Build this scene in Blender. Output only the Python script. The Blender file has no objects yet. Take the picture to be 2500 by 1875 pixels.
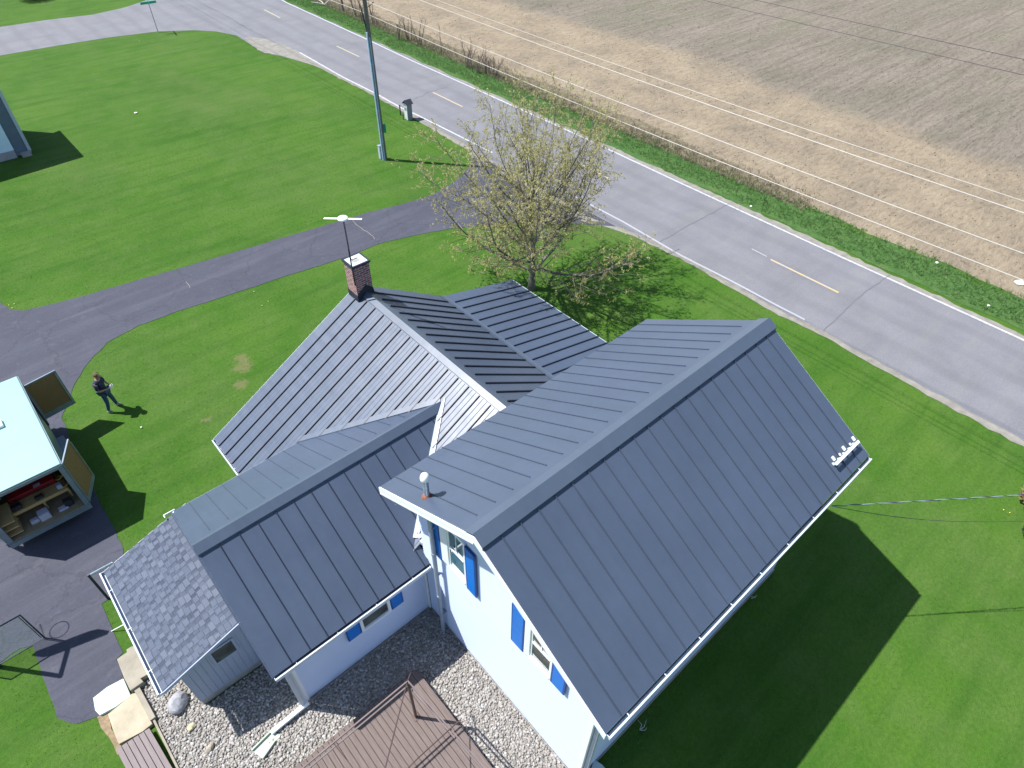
import bpy, bmesh, math, random
import numpy as np
from mathutils import Vector as V, Matrix
from mathutils.geometry import tessellate_polygon
random.seed(7); np.random.seed(7)
sc = bpy.context.scene
COL = sc.collection
# ------------------------------------------------------------------ camera, sky, sun, exposure
CX, CY, F = 1250.0, 937.5, 1585.81
CP = V((-3.7878, -5.0296, 17.3312)); YAW, PIT, ROLL = 0.829805, 0.76871, 0.02017
fw = V((math.cos(YAW)*math.cos(PIT), math.sin(YAW)*math.cos(PIT), -math.sin(PIT)))
r0 = V((math.sin(YAW), -math.cos(YAW), 0)); u0 = r0.cross(fw)
rt = r0*math.cos(ROLL)+u0*math.sin(ROLL); up = -r0*math.sin(ROLL)+u0*math.cos(ROLL)
cam_d = bpy.data.cameras.new('camera'); cam = bpy.data.objects.new('camera', cam_d); COL.objects.link(cam)
cam.matrix_world = Matrix((( rt.x, up.x, -fw.x, CP.x), (rt.y, up.y, -fw.y, CP.y), (rt.z, up.z, -fw.z, CP.z), (0,0,0,1)))
cam_d.sensor_width = 36; cam_d.lens = F/2500*36; cam_d.clip_end = 3000; cam_d.clip_start = .1
sc.camera = cam
SUN = V((math.cos(-.8614)*.6325, math.sin(-.8614)*.6325, -1)).normalized()   # direction the light travels
w = bpy.data.worlds.new('World'); sc.world = w; w.use_nodes = True
nt = w.node_tree; bg = nt.nodes['Background']; sky = nt.nodes.new('ShaderNodeTexSky')
sky.sky_type = 'NISHITA'; sky.sun_disc = False; sky.sun_elevation = math.asin(-SUN.z)
sky.sun_rotation = math.atan2(-SUN.x, -SUN.y); sky.air_density = 1.1; sky.dust_density = .6; sky.ozone_density = 2.0
nt.links.new(sky.outputs[0], bg.inputs[0]); bg.inputs[1].default_value = .098
sl = bpy.data.lights.new('sun', 'SUN'); sl.energy = 4.9; sl.angle = math.radians(.55); sl.color = (1, .985, .96)
so = bpy.data.objects.new('sun', sl); COL.objects.link(so); so.location = (0, 0, 40)
so.rotation_euler = SUN.to_track_quat('-Z', 'Y').to_euler()
sc.view_settings.view_transform = 'Standard'; sc.view_settings.look = 'None'
sc.view_settings.gamma = 1; sc.view_settings.exposure = .75

# ------------------------------------------------------------------ helpers
def ray(px, py): return (fw + rt*((px-CX)/F) - up*((py-CY)/F))
def G(px, py, z=0.0):
    d = ray(px, py); return CP + d*((z-CP.z)/d.z)
def onplane(px, py, p, n):
    d = ray(px, py); return CP + d*((p-CP).dot(n)/d.dot(n))
def PG(pts, z=0.0): return [G(a, b, z).to_2d() for a, b in pts]
def tag(o, label=None, cat=None, group=None, kind=None):
    if label: o['label'] = label
    if cat: o['category'] = cat
    if group: o['group'] = group
    if kind: o['kind'] = kind
    return o
def empty(name, loc, label, cat, group=None, rz=0):
    o = bpy.data.objects.new(name, None); COL.objects.link(o); o.location = loc; o.rotation_euler = (0, 0, rz)
    o.empty_display_size = .3
    return tag(o, label, cat, group)
class MB:
    def __init__(s): s.v = []; s.f = []
    def poly(s, pts):
        b = len(s.v); s.v += [tuple(p) for p in pts]; s.f.append(tuple(range(b, b+len(pts)))); return s
    def prism(s, pts, d):           # polygon (3D, planar, any shape) extruded by vector d
        n = len(pts); b = len(s.v); d = V(d); s.v += [tuple(p) for p in pts]+[tuple(V(p)+d) for p in pts]
        tri = tessellate_polygon([[V(p) for p in pts]])
        nn = sum(((V(pts[t[1]])-V(pts[t[0]])).cross(V(pts[t[2]])-V(pts[t[0]])) for t in tri), V())
        fl = nn.dot(d) > 0
        for t in tri:
            t = tuple(t); a = (t[2], t[1], t[0]) if fl else t
            s.f.append(tuple(b+i for i in a)); s.f.append(tuple(b+n+i for i in a[::-1]))
        for i in range(n):
            j = (i+1) % n; q = (b+i, b+j, b+n+j, b+n+i)
            s.f.append(q if fl else q[::-1])
        return s
    def box(s, c, dim, rz=0, ax=None):
        c = V(c); x, y, z = [k/2 for k in dim]
        X, Y, Z = ax if ax else (V((math.cos(rz), math.sin(rz), 0)), V((-math.sin(rz), math.cos(rz), 0)), V((0, 0, 1)))
        b = len(s.v)
        for k in (-1, 1):
            for (i, j) in ((-1, -1), (1, -1), (1, 1), (-1, 1)): s.v.append(tuple(c+X*(i*x)+Y*(j*y)+Z*(k*z)))
        s.f += [tuple(b+i for i in q) for q in ((3,2,1,0), (4,5,6,7), (0,1,5,4), (1,2,6,5), (2,3,7,6), (3,0,4,7))]
        return s
    def b2(s, lo, hi): 
        lo = V(lo); hi = V(hi); return s.box((lo+hi)/2, [abs(k) for k in (hi-lo)])
    def beam(s, p0, p1, wd, h, n=(0,0,1), off=0.0):   # bar lying on a plane of normal n, from p0 to p1
        p0 = V(p0); p1 = V(p1); L = p1-p0; 
        if L.length < 1e-4: return s
        X = L.normalized(); n = V(n); Y = n.cross(X).normalized(); Z = X.cross(Y).normalized()
        return s.box((p0+p1)/2+Z*(off+h/2), (L.length, wd, h), ax=(X, Y, Z))
    def tube(s, path, rad, n=8, cap=True):
        path = [V(p) for p in path]; m = len(path)
        if not hasattr(rad, '__len__'): rad = [rad]*m
        b = len(s.v); t = (path[1]-path[0]).normalized()
        a = t.orthogonal().normalized()
        for i, p in enumerate(path):
            t = (path[min(i+1, m-1)]-path[max(i-1, 0)]).normalized()
            a = (a-t*a.dot(t)).normalized(); c = t.cross(a)
            for k in range(n):
                an = 2*math.pi*k/n; s.v.append(tuple(p+(a*math.cos(an)+c*math.sin(an))*rad[i]))
        for i in range(m-1):
            for k in range(n):
                k2 = (k+1) % n; s.f.append((b+i*n+k, b+i*n+k2, b+(i+1)*n+k2, b+(i+1)*n+k))
        if cap: s.f.append(tuple(b+k for k in range(n))[::-1]); s.f.append(tuple(b+(m-1)*n+k for k in range(n)))
        return s
    def lathe(s, c, prof, n=16):     # prof: (radius, z)
        c = V(c); b = len(s.v); m = len(prof)
        for r, z in prof:
            for k in range(n): s.v.append((c.x+r*math.cos(2*math.pi*k/n), c.y+r*math.sin(2*math.pi*k/n), c.z+z))
        for i in range(m-1):
            for k in range(n):
                k2 = (k+1) % n; s.f.append((b+i*n+k, b+i*n+k2, b+(i+1)*n+k2, b+(i+1)*n+k))
        s.f.append(tuple(b+k for k in range(n))[::-1]); s.f.append(tuple(b+(m-1)*n+k for k in range(n))); return s
    def build(s, name, m, parent=None, smooth=False, bevel=0):
        me = bpy.data.meshes.new(name); me.from_pydata(s.v, [], s.f); me.update()
        o = bpy.data.objects.new(name, me); COL.objects.link(o)
        if m: me.materials.append(m)
        if smooth: me.polygons.foreach_set('use_smooth', [True]*len(me.polygons))
        if parent:
            o.parent = parent; pm = parent
            mw = Matrix.Identity(4)
            while pm: mw = Matrix.Translation(pm.location) @ pm.rotation_euler.to_matrix().to_4x4() @ mw; pm = pm.parent
            me.transform(mw.inverted())
        if bevel:
            md = o.modifiers.new('bevel', 'BEVEL'); md.width = bevel; md.segments = 2; md.limit_method = 'ANGLE'
        return o
def sheet(name, pts2, z, m, label=None, kind='structure', parent=None, jit=0.0, step=.25):
    pts = []
    n = len(pts2)
    for i in range(n):
        a = V(pts2[i]); b = V(pts2[(i+1) % n]); L = (b-a).length
        k = max(1, int(L/step)) if jit and L < 60 else 1
        nr = V((-(b-a).y, (b-a).x)).normalized() if L > 1e-6 else V((0, 0))
        for q in range(k): pts.append(a+(b-a)*(q/k)+nr*(random.uniform(-jit, jit) if jit else 0))
    P = [V((p.x, p.y, z)) for p in pts]
    me = bpy.data.meshes.new(name); tri = tessellate_polygon([P])
    fs = []
    for t in tri:
        a, b, c = [P[i] for i in t]
        fs.append(tuple(t) if (b-a).cross(c-a).z > 0 else tuple(t)[::-1])
    me.from_pydata([tuple(p) for p in P], [], fs); me.update()
    o = bpy.data.objects.new(name, me); COL.objects.link(o); me.materials.append(m)
    if parent: o.parent = parent
    if kind: o['kind'] = kind
    if label: o['label'] = label
    return o
# ------------------------------------------------------------------ materials
class NT:
    def __init__(s, name):
        s.m = bpy.data.materials.new(name); s.m.use_nodes = True; s.t = s.m.node_tree; s.p = s.t.nodes['Principled BSDF']
        s.co = s.t.nodes.new('ShaderNodeTexCoord').outputs['Object']
        g = s.t.nodes.new('ShaderNodeNewGeometry'); s.pos = g.outputs['Position']; s.rnd = g.outputs['Random Per Island']
    def n(s, ty, **k):
        nd = s.t.nodes.new(ty)
        for a, b in k.items(): setattr(nd, a, b)
        return nd
    def L(s, a, b): s.t.links.new(a, b)
    def mapv(s, scale=(1,1,1), rot=(0,0,0), loc=(0,0,0), src=None):
        m = s.n('ShaderNodeMapping'); m.inputs['Scale'].default_value = scale; m.inputs['Rotation'].default_value = rot; m.inputs['Location'].default_value = loc
        s.L(src or s.pos, m.inputs[0]); return m.outputs[0]
    def noise(s, scale, detail=3, rough=.6, vec=None, out='Fac', dist=0):
        nd = s.n('ShaderNodeTexNoise'); nd.inputs['Scale'].default_value = scale; nd.inputs['Detail'].default_value = detail
        nd.inputs['Roughness'].default_value = rough; nd.inputs['Distortion'].default_value = dist; s.L(vec or s.pos, nd.inputs['Vector']); return nd.outputs[out]
    def ramp(s, fac, stops, interp='LINEAR'):
        r = s.n('ShaderNodeValToRGB'); s.L(fac, r.inputs[0]); e = r.color_ramp.elements; r.color_ramp.interpolation = interp
        while len(e) < len(stops): e.new(.5)
        for el, (p, c) in zip(e, stops):
            el.position = p; el.color = (*c, 1) if hasattr(c, '__len__') else (c, c, c, 1)
        return r.outputs[0]
    def mix(s, fac, a, b, mode='MIX'):
        m = s.n('ShaderNodeMix', data_type='RGBA', blend_type=mode)
        for inp, x in ((m.inputs[0], fac), (m.inputs[6], a), (m.inputs[7], b)):
            if hasattr(x, 'is_linked'): s.L(x, inp)
            elif inp == m.inputs[0]: inp.default_value = x
            else: inp.default_value = (*x, 1)
        return m.outputs[2]
    def math(s, op, a, b=0.0, c=None):
        m = s.n('ShaderNodeMath', operation=op)
        for i, x in enumerate((a, b) + ((c,) if c is not None else ())):
            if hasattr(x, 'is_linked'): s.L(x, m.inputs[i])
            else: m.inputs[i].default_value = x
        return m.outputs[0]
    def bump(s, h, st=.4, dist=.02, nrm=None):
        b = s.n('ShaderNodeBump'); b.inputs['Strength'].default_value = st; b.inputs['Distance'].default_value = dist; s.L(h, b.inputs['Height'])
        if nrm: s.L(nrm, b.inputs['Normal'])
        s.L(b.outputs[0], s.p.inputs['Normal']); return b.outputs[0]
    def set(s, col=None, rough=None, metal=None, spec=None, **k):
        for nm, x in (('Base Color', col), ('Roughness', rough), ('Metallic', metal), ('Specular IOR Level', spec)):
            if x is None: continue
            if hasattr(x, 'is_linked'): s.L(x, s.p.inputs[nm])
            else: s.p.inputs[nm].default_value = (*x, 1) if hasattr(x, '__len__') else x
        return s.m
def simple(name, col, rough=.6, metal=0, spec=.5, var=.12, scale=3.0, bump=0.0):
    t = NT(name); f = t.noise(scale, 4); lo = [c*(1-var) for c in col]; hi = [min(1, c*(1+var)) for c in col]
    t.set(t.ramp(f, [(.3, lo), (.7, hi)]), rough, metal, spec)
    if bump: t.bump(t.noise(scale*12, 3), bump, .01)
    return t.m
M = {}
def m_lawn():
    t = NT('lawn_grass')
    big = t.noise(.16, 4, .6); mid = t.noise(.8, 5, .65); st = t.noise(1.0, 3, .6, t.mapv((.18, 1.6, 1), (0, 0, .75)))
    fine = t.noise(9, 4, .75); vf = t.noise(38, 2, .8)
    c = t.ramp(big, [(.3, (.042, .108, .012)), (.5, (.053, .128, .014)), (.7, (.074, .146, .020))])
    c = t.mix(t.math('MULTIPLY', t.ramp(mid, [(.42, 0), (.7, 1)]), .55), c, (.088, .148, .034))
    c = t.mix(t.math('MULTIPLY', t.ramp(st, [(.45, 0), (.7, 1)]), .55), c, (.030, .092, .010))
    c = t.mix(t.math('MULTIPLY', t.ramp(t.noise(.55, 4, .7, t.mapv(loc=(9, 3, 0))), [(.6, 0), (.8, 1)]), .3), c, (.115, .150, .050))
    c = t.mix(t.math('MULTIPLY', t.ramp(t.noise(.075, 5, .65, t.mapv((1.4, .8, 1), loc=(3, 8, 0))), [(.5, 0), (.72, 1)]), .5), c, (.105, .145, .045))
    c = t.mix(.45, c, t.ramp(fine, [(.25, (.40, .42, .40)), (.5, (.85, .85, .85)), (.75, (1.45, 1.38, 1.3))]), 'MULTIPLY')
    c = t.mix(.45, c, t.ramp(vf, [(.2, (.45, .45, .45)), (.8, (1.5, 1.5, 1.5))]), 'MULTIPLY')
    for (px, py, r) in ((594, 895, .42), (588, 938, .3), (505, 1024, .16), (590, 875, .3)):
        p = G(px, py); vm = t.n('ShaderNodeVectorMath', operation='DISTANCE'); t.L(t.pos, vm.inputs[0]); vm.inputs[1].default_value = p
        d = t.math('ADD', vm.outputs['Value'], t.math('MULTIPLY', t.math('SUBTRACT', t.noise(5, 4, .7), .5), .9))
        k = t.ramp(t.math('DIVIDE', d, r*2), [(.25, 1), (.55, 0)]); c = t.mix(t.math('MULTIPLY', k, .55), c, (.17, .145, .075))
    t.bump(t.math('ADD', fine, vf), .6, .035)
    return t.set(c, .9, 0, .12)
def m_asphalt(name, base, tint, streak=0.0, bl=.0, rot=0.0):
    t = NT(name); a = t.noise(.5, 5, .65); b = t.noise(14, 3, .8); sp = t.noise(60, 2, .7)
    c = t.ramp(a, [(.3, [x*.90 for x in base]), (.7, [x*1.12 for x in base])])
    c = t.mix(.55, c, t.ramp(b, [(.25, (.72, .72, .74)), (.75, (1.25, 1.24, 1.22))]), 'MULTIPLY')
    c = t.mix(.5, c, t.ramp(sp, [(.25, (.65, .65, .65)), (.7, (1.3, 1.3, 1.3))]), 'MULTIPLY')
    if streak:
        s1 = t.noise(1.1, 5, .7, t.mapv((.12, 1.3, 1), (0, 0, rot)))
        c = t.mix(t.math('MULTIPLY', t.ramp(s1, [(.48, 0), (.75, 1)]), streak), c, tint)
    if bl:
        sx = t.n('ShaderNodeSeparateXYZ'); t.L(t.pos, sx.inputs[0]); wv = t.math('SINE', t.math('MULTIPLY', t.math('ADD', sx.outputs[0], t.math('MULTIPLY', t.noise(.2, 3), .8)), 3.75))
        c = t.mix(t.math('MULTIPLY', t.ramp(wv, [(.1, 0), (.9, 1)]), t.math('MULTIPLY', t.noise(.6, 4, .7, t.mapv((1, .12, 1))), .55)), c, [x*.72 for x in base])
        c = t.mix(t.math('MULTIPLY', t.ramp(t.noise(.9, 6, .8), [(.66, 0), (.78, 1)]), .4), c, [x*.6 for x in base])
        v = t.n('ShaderNodeTexVoronoi', feature='DISTANCE_TO_EDGE'); v.inputs['Scale'].default_value = .16; t.L(t.mapv((1, 1, 1), (0, 0, .2)), v.inputs[0])
    if not bl:
        c = t.mix(t.math('MULTIPLY', t.ramp(t.noise(1.7, 7, .8), [(.55, 0), (.72, 1)]), .55), c, tint)
        c = t.mix(t.math('MULTIPLY', t.ramp(t.noise(1.1, 6, .8, t.mapv(loc=(7, 2, 0))), [(.62, 0), (.75, 1)]), .5), c, [x*.6 for x in base])
        v = t.n('ShaderNodeTexVoronoi', feature='DISTANCE_TO_EDGE'); v.inputs['Scale'].default_value = .35; nv = t.n('ShaderNodeVectorMath', operation='ADD'); t.L(t.pos, nv.inputs[0]); t.L(t.noise(1.2, 4, .7, out='Color'), nv.inputs[1]); t.L(nv.outputs[0], v.inputs[0])
        c = t.mix(t.math('MULTIPLY', t.ramp(v.outputs['Distance'], [(.004, 1), (.012, 0)]), .35), c, [x*.5 for x in base])
    t.bump(sp, .35, .008); return t.set(c, .85, 0, .3)
def m_field():
    t = NT('tilled_soil')
    sx = t.n('ShaderNodeSeparateXYZ'); t.L(t.pos, sx.inputs[0])
    wob = t.noise(.12, 4, .6)
    d = t.math('ADD', sx.outputs[0], t.math('MULTIPLY', wob, 7.0))
    k = t.ramp(t.math('DIVIDE', d, 100), [(.462, 0), (.488, 1)])        # headland | stubble
    rowv = t.mapv((.07, 1.15, 1), (0, 0, -.01)); rows = t.noise(1.5, 5, .7, rowv, dist=.3)
    clod = t.noise(2.4, 6, .78, t.mapv((.6, 1.5, 1), (0, 0, .35))); fine = t.noise(12, 4, .8)
    head = t.ramp(t.noise(.35, 5, .65), [(.3, (.225, .185, .138)), (.5, (.285, .232, .165)), (.7, (.33, .272, .192))])
    stub = t.ramp(t.noise(.18, 5, .65, t.mapv((.5, 1, 1))), [(.3, (.185, .168, .130)), (.5, (.215, .186, .150)), (.7, (.245, .208, .172))])
    grn = t.ramp(t.noise(.09, 5, .7, t.mapv((.6, 1.3, 1), loc=(4, 1, 0))), [(.55, 0), (.75, 1)])
    stub = t.mix(t.math('MULTIPLY', grn, .55), stub, (.15, .17, .095))
    stub = t.mix(.9, stub, t.ramp(rows, [(.3, (.76, .74, .72)), (.55, (1.03, 1.03, 1.02)), (.75, (1.16, 1.16, 1.14))]), 'MULTIPLY')
    c = t.mix(k, head, stub)
    c = t.mix(.8, c, t.ramp(clod, [(.3, (.58, .56, .54)), (.5, (1, 1, 1)), (.75, (1.25, 1.25, 1.22))]), 'MULTIPLY')
    c = t.mix(.6, c, t.ramp(fine, [(.3, (.72, .71, .70)), (.7, (1.2, 1.2, 1.2))]), 'MULTIPLY')
    t.bump(t.math('ADD', clod, t.math('MULTIPLY', rows, k)), .9, .2)
    return t.set(c, .95, 0, .1)
def m_roof(name='grey_metal_roof', base=(.066, .087, .131), rough=.35, spec=.50):
    t = NT(name); a = t.noise(.6, 3, .5); sm = t.noise(2.0, 4, .6, t.mapv((3, .4, 1)))
    c = t.ramp(a, [(.3, [x*.95 for x in base]), (.7, [x*1.06 for x in base])])
    c = t.mix(.35, c, t.ramp(sm, [(.3, (.93, .94, .94)), (.7, (1.05, 1.06, 1.06))]), 'MULTIPLY')
    st = t.noise(1.0, 5, .75, t.mapv((5, 5, .5))); c = t.mix(.30, c, t.ramp(st, [(.3, (.86, .87, .88)), (.7, (1.10, 1.10, 1.08))]), 'MULTIPLY')
    c = t.mix(t.math('MULTIPLY', t.ramp(t.noise(7, 6, .8), [(.62, 0), (.8, 1)]), .10), c, (.17, .18, .18))
    t.bump(t.noise(1.6, 2, .4), .22, .03)
    t.set(c, t.ramp(sm, [(.3, rough-.03), (.7, rough+.05)]), .0, spec); return t.m
def m_shingle():
    t = NT('asphalt_shingles')
    b = t.n('ShaderNodeTexBrick'); b.offset = .5; b.inputs['Scale'].default_value = 1; b.inputs['Mortar Size'].default_value = .006
    b.inputs['Brick Width'].default_value = .30; b.inputs['Row Height'].default_value = .15
    b.inputs['Color1'].default_value = (.062, .074, .104, 1); b.inputs['Color2'].default_value = (.085, .100, .135, 1); b.inputs['Mortar'].default_value = (.05, .06, .085, 1)
    t.L(t.mapv((1, 1, 1), (0, 0, math.pi/2)), b.inputs[0])
    b2 = t.n('ShaderNodeTexBrick'); b2.offset = .37; b2.inputs['Mortar Size'].default_value = .004
    b2.inputs['Scale'].default_value = 1; b2.inputs['Brick Width'].default_value = .17; b2.inputs['Row Height'].default_value = .15
    b2.inputs['Color1'].default_value = (.72, .74, .76, 1); b2.inputs['Color2'].default_value = (1.2, 1.2, 1.2, 1); b2.inputs['Mortar'].default_value = (.7, .7, .7, 1)
    t.L(t.mapv((1, 1, 1), (0, 0, math.pi/2), (.07, 0, 0)), b2.inputs[0])
    c = t.mix(.8, b.outputs[0], b2.outputs[0], 'MULTIPLY'); c = t.mix(.5, c, t.ramp(t.noise(45, 3, .8), [(.3, (.7, .7, .7)), (.7, (1.3, 1.3, 1.3))]), 'MULTIPLY')
    t.bump(b.outputs['Fac'], -.3, .01); return t.set(c, .9, 0, .25)
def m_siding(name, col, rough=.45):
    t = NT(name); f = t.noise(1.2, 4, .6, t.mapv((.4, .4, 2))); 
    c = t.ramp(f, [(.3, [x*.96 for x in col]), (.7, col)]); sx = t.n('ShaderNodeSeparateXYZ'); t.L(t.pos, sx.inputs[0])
    foot_tone = t.ramp(t.math('ADD', sx.outputs[2], t.math('MULTIPLY', t.noise(3, 4, .7), .5)), [(.25, (.80, .79, .76)), (.6, (1, 1, 1))])  # wall colour gets darker towards the ground, edge broken by noise
    return t.set(t.mix(1, c, foot_tone, 'MULTIPLY'), rough, 0, .4)
def m_brick():
    t = NT('red_brick'); b = t.n('ShaderNodeTexBrick'); b.inputs['Scale'].default_value = 1; b.inputs['Brick Width'].default_value = .21; b.inputs['Row Height'].default_value = .075
    b.inputs['Mortar Size'].default_value = .011; b.inputs['Color1'].default_value = (.16, .05, .045, 1); b.inputs['Color2'].default_value = (.36, .13, .10, 1); b.inputs['Mortar'].default_value = (.46, .41, .41, 1)
    sx = t.n('ShaderNodeSeparateXYZ'); t.L(t.co, sx.inputs[0]); cb = t.n('ShaderNodeCombineXYZ')
    t.L(t.math('ADD', sx.outputs[0], sx.outputs[1]), cb.inputs[0]); t.L(sx.outputs[2], cb.inputs[1]); t.L(cb.outputs[0], b.inputs[0])
    c = t.mix(.5, b.outputs[0], t.ramp(t.noise(9, 5, .7), [(.3, (.6, .6, .62)), (.7, (1.3, 1.25, 1.25))]), 'MULTIPLY')
    stn = t.math('MULTIPLY', t.ramp(t.math('ADD', sx.outputs[2], t.math('MULTIPLY', t.noise(4, 3), .7)), [(.5, 1), (1.0, 0)]), .45)
    c = t.mix(stn, c, (.30, .29, .31)); t.bump(b.outputs['Fac'], -.5, .01); return t.set(c, .85, 0, .3)
def m_wood(name, lo, hi, ang=0.0, scale=1.0, rnd=.35):
    t = NT(name); g = t.noise(6*scale, 5, .7, t.mapv((5, .35, 5), (0, 0, ang), src=t.pos)); 
    c = t.ramp(g, [(.3, lo), (.7, hi)])
    c = t.mix(rnd, c, t.ramp(t.rnd, [(0, (.6, .6, .6)), (.5, (1, 1, .98)), (1, (1.4, 1.36, 1.3))]), 'MULTIPLY')
    t.bump(g, .2, .005); return t.set(c, .8, 0, .3)
def m_island(name, stops, rough=.8, spec=.3, noise=None):
    t = NT(name); c = t.ramp(t.rnd, stops)
    if noise: c = t.mix(.6, c, t.ramp(t.noise(noise, 3), [(.3, (.7, .7, .7)), (.7, (1.25, 1.25, 1.25))]), 'MULTIPLY')
    return t.set(c, rough, 0, spec)
def m_leaf(name, stops, tr=.25):
    t = NT(name); c = t.ramp(t.rnd, stops); t.set(c, .6, 0, .25)
    b = t.n('ShaderNodeBsdfTranslucent'); t.L(c, b.inputs[0]); mx = t.n('ShaderNodeMixShader'); mx.inputs[0].default_value = tr
    t.L(t.p.outputs[0], mx.inputs[1]); t.L(b.outputs[0], mx.inputs[2]); t.L(mx.outputs[0], t.t.nodes['Material Output'].inputs[0]); return t.m
def m_glass(name, col=(.03, .06, .07), rough=.06):
    t = NT(name); f = t.noise(1.5, 2); return t.set(t.ramp(f, [(.35, col), (.65, [c*2.2 for c in col])]), rough, 0, .9)
M['lawn'] = m_lawn(); M['road'] = m_asphalt('road_asphalt', (.165, .164, .178), (.205, .195, .182), .45, 1, rot=1.57)
M['drive'] = m_asphalt('driveway_asphalt', (.056, .058, .078), (.105, .105, .125), .5, rot=-.2)
M['soil'] = m_field(); M['roof'] = m_roof(); M['roof_light'] = m_roof('ridge_cap_metal', (.075, .098, .140), .36)
M['rib'] = m_roof('shaded_seam_metal', (.022, .028, .046), .45)  # roof metal darkened: the seams' shaded sides are put into the colour
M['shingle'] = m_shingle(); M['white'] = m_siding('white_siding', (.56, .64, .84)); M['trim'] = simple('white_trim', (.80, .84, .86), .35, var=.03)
M['shade_trim'] = simple('grey_shaded_trim', (.42, .47, .55), .4, var=.06); M['shed'] = m_siding('shed_panel_siding', (.30, .35, .46), .6)  # shade_trim: white trim greyed for shaded spots, also used on plain grey parts
M['concrete'] = simple('foundation_concrete', (.30, .29, .27), .9, var=.2, scale=4, bump=.3); M['brick'] = m_brick()
M['dark'] = simple('dark_metal', (.035, .04, .055), .5, .3, var=.2); M['blue'] = simple('blue_painted_shutter', (.008, .17, .60), .4, var=.06)
M['blue_edge'] = simple('dark_blue_edge', (.010, .06, .28), .45); M['glass'] = m_glass('window_glass', (.045, .10, .11)); M['glass_dark'] = m_glass('dark_window_glass', (.05, .055, .05))
M['galv'] = simple('galvanised_steel', (.40, .47, .55), .35, .6, var=.15, scale=8); M['pipe'] = simple('grey_pipe', (.30, .35, .42), .45, var=.1)
M['mark_w'] = None
def m_paint(name, col, wear):
    t = NT(name); f = t.noise(7, 5, .8); c = t.mix(t.ramp(f, [(.5-wear, 1), (.62-wear*.3, 0)]), col, (.33, .33, .36)); return t.set(c, .7, 0, .3)
M['mark_w'] = m_paint('white_road_paint', (.50, .50, .53), .10); M['mark_worn'] = m_paint('worn_white_road_paint', (.40, .40, .40), -.04)
M['mark_y'] = m_paint('yellow_road_paint', (.55, .36, .10), .08); M['mark_y2'] = m_paint('faded_yellow_road_paint', (.45, .38, .14), .1)
M['crack'] = simple('crack_filler', (.13, .13, .15), .8); M['dust'] = simple('sandy_shoulder', (.215, .20, .172), .95, var=.22, scale=2.5, bump=.5)
M['gravel'] = simple('gravel_bed_soil', (.25, .23, .205), .95, var=.5, scale=22, bump=1.0)
M['stone'] = m_island('river_pebbles', [(0, (.19, .18, .17)), (.25, (.28, .262, .235)), (.5, (.33, .31, .275)), (.68, (.30, .255, .23)), (.85, (.38, .362, .335)), (1, (.46, .45, .44))], .75, .3, 20)
M['deck'] = m_wood('weathered_deck_boards', (.112, .084, .075), (.175, .137, .124), 0, 1, .55); M['board'] = m_wood('walkway_boards', (.19, .155, .155), (.25, .21, .205), 0.0, 1, .2)
M['tan'] = simple('tan_stone_slab', (.40, .345, .25), .9, var=.16, scale=3, bump=.3); M['tan2'] = simple('grey_tan_slab', (.29, .26, .205), .9, var=.14, scale=3, bump=.3)
M['pale'] = simple('pale_concrete', (.52, .60, .60), .85, var=.06, scale=4, bump=.2); M['rock'] = simple('grey_boulder', (.33, .33, .35), .85, var=.35, scale=7, bump=.8)
M['brown_metal'] = simple('brown_painted_metal', (.10, .065, .055), .5, .2, var=.2); M['lbrown'] = simple('weathered_brown_rail', (.14, .105, .10), .6, var=.2)
M['bark'] = simple('tree_bark', (.15, .135, .12), .9, var=.35, scale=12, bump=.8); M['twig'] = simple('twig_bark', (.24, .20, .17), .9, var=.3, scale=5)
M['stem'] = simple('sapling_bark', (.14, .10, .10), .9, var=.3, scale=5); M['leaf'] = m_leaf('young_leaves', [(0, (.26, .23, .09)), (.4, (.36, .335, .12)), (.75, (.43, .40, .16)), (1, (.32, .35, .12))])
M['verge'] = m_leaf('verge_grass_blades', [(0, (.10, .20, .06)), (.5, (.14, .28, .08)), (.85, (.19, .33, .10)), (1, (.26, .31, .14))], .45)
M['weeds'] = m_leaf('dead_weed_stalks', [(0, (.20, .16, .11)), (.45, (.30, .25, .17)), (.8, (.38, .33, .23)), (1, (.20, .23, .11))], .25)
M['straw'] = m_island('stubble_straw', [(0, (.09, .075, .06)), (.5, (.20, .165, .125)), (1, (.34, .29, .22))], .9, .1)
M['pole'] = m_wood('utility_pole_wood', (.10, .10, .085), (.20, .19, .165), 0, 1, .1); M['wire_w'] = simple('bright_aluminium_wire', (.50, .47, .44), .5, .0, var=.05); M['wire_d'] = simple('dark_cable', (.05, .04, .05), .6)
M['ant'] = simple('white_plastic', (.85, .88, .85), .4, var=.02); M['rust'] = simple('rusty_flashing', (.22, .09, .06), .8, var=.4, scale=20)
M['green'] = simple('green_sign_face', (.02, .30, .20), .4, var=.1); M['mailgrey'] = simple('grey_mailbox_siding', (.20, .22, .26), .8, var=.12, scale=20); M['mailwhite'] = simple('whitewashed_front', (.58, .60, .60), .7, var=.15, scale=12)
M['char'] = simple('charcoal_shingle_cap', (.035, .035, .05), .8, var=.3, scale=20)

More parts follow.
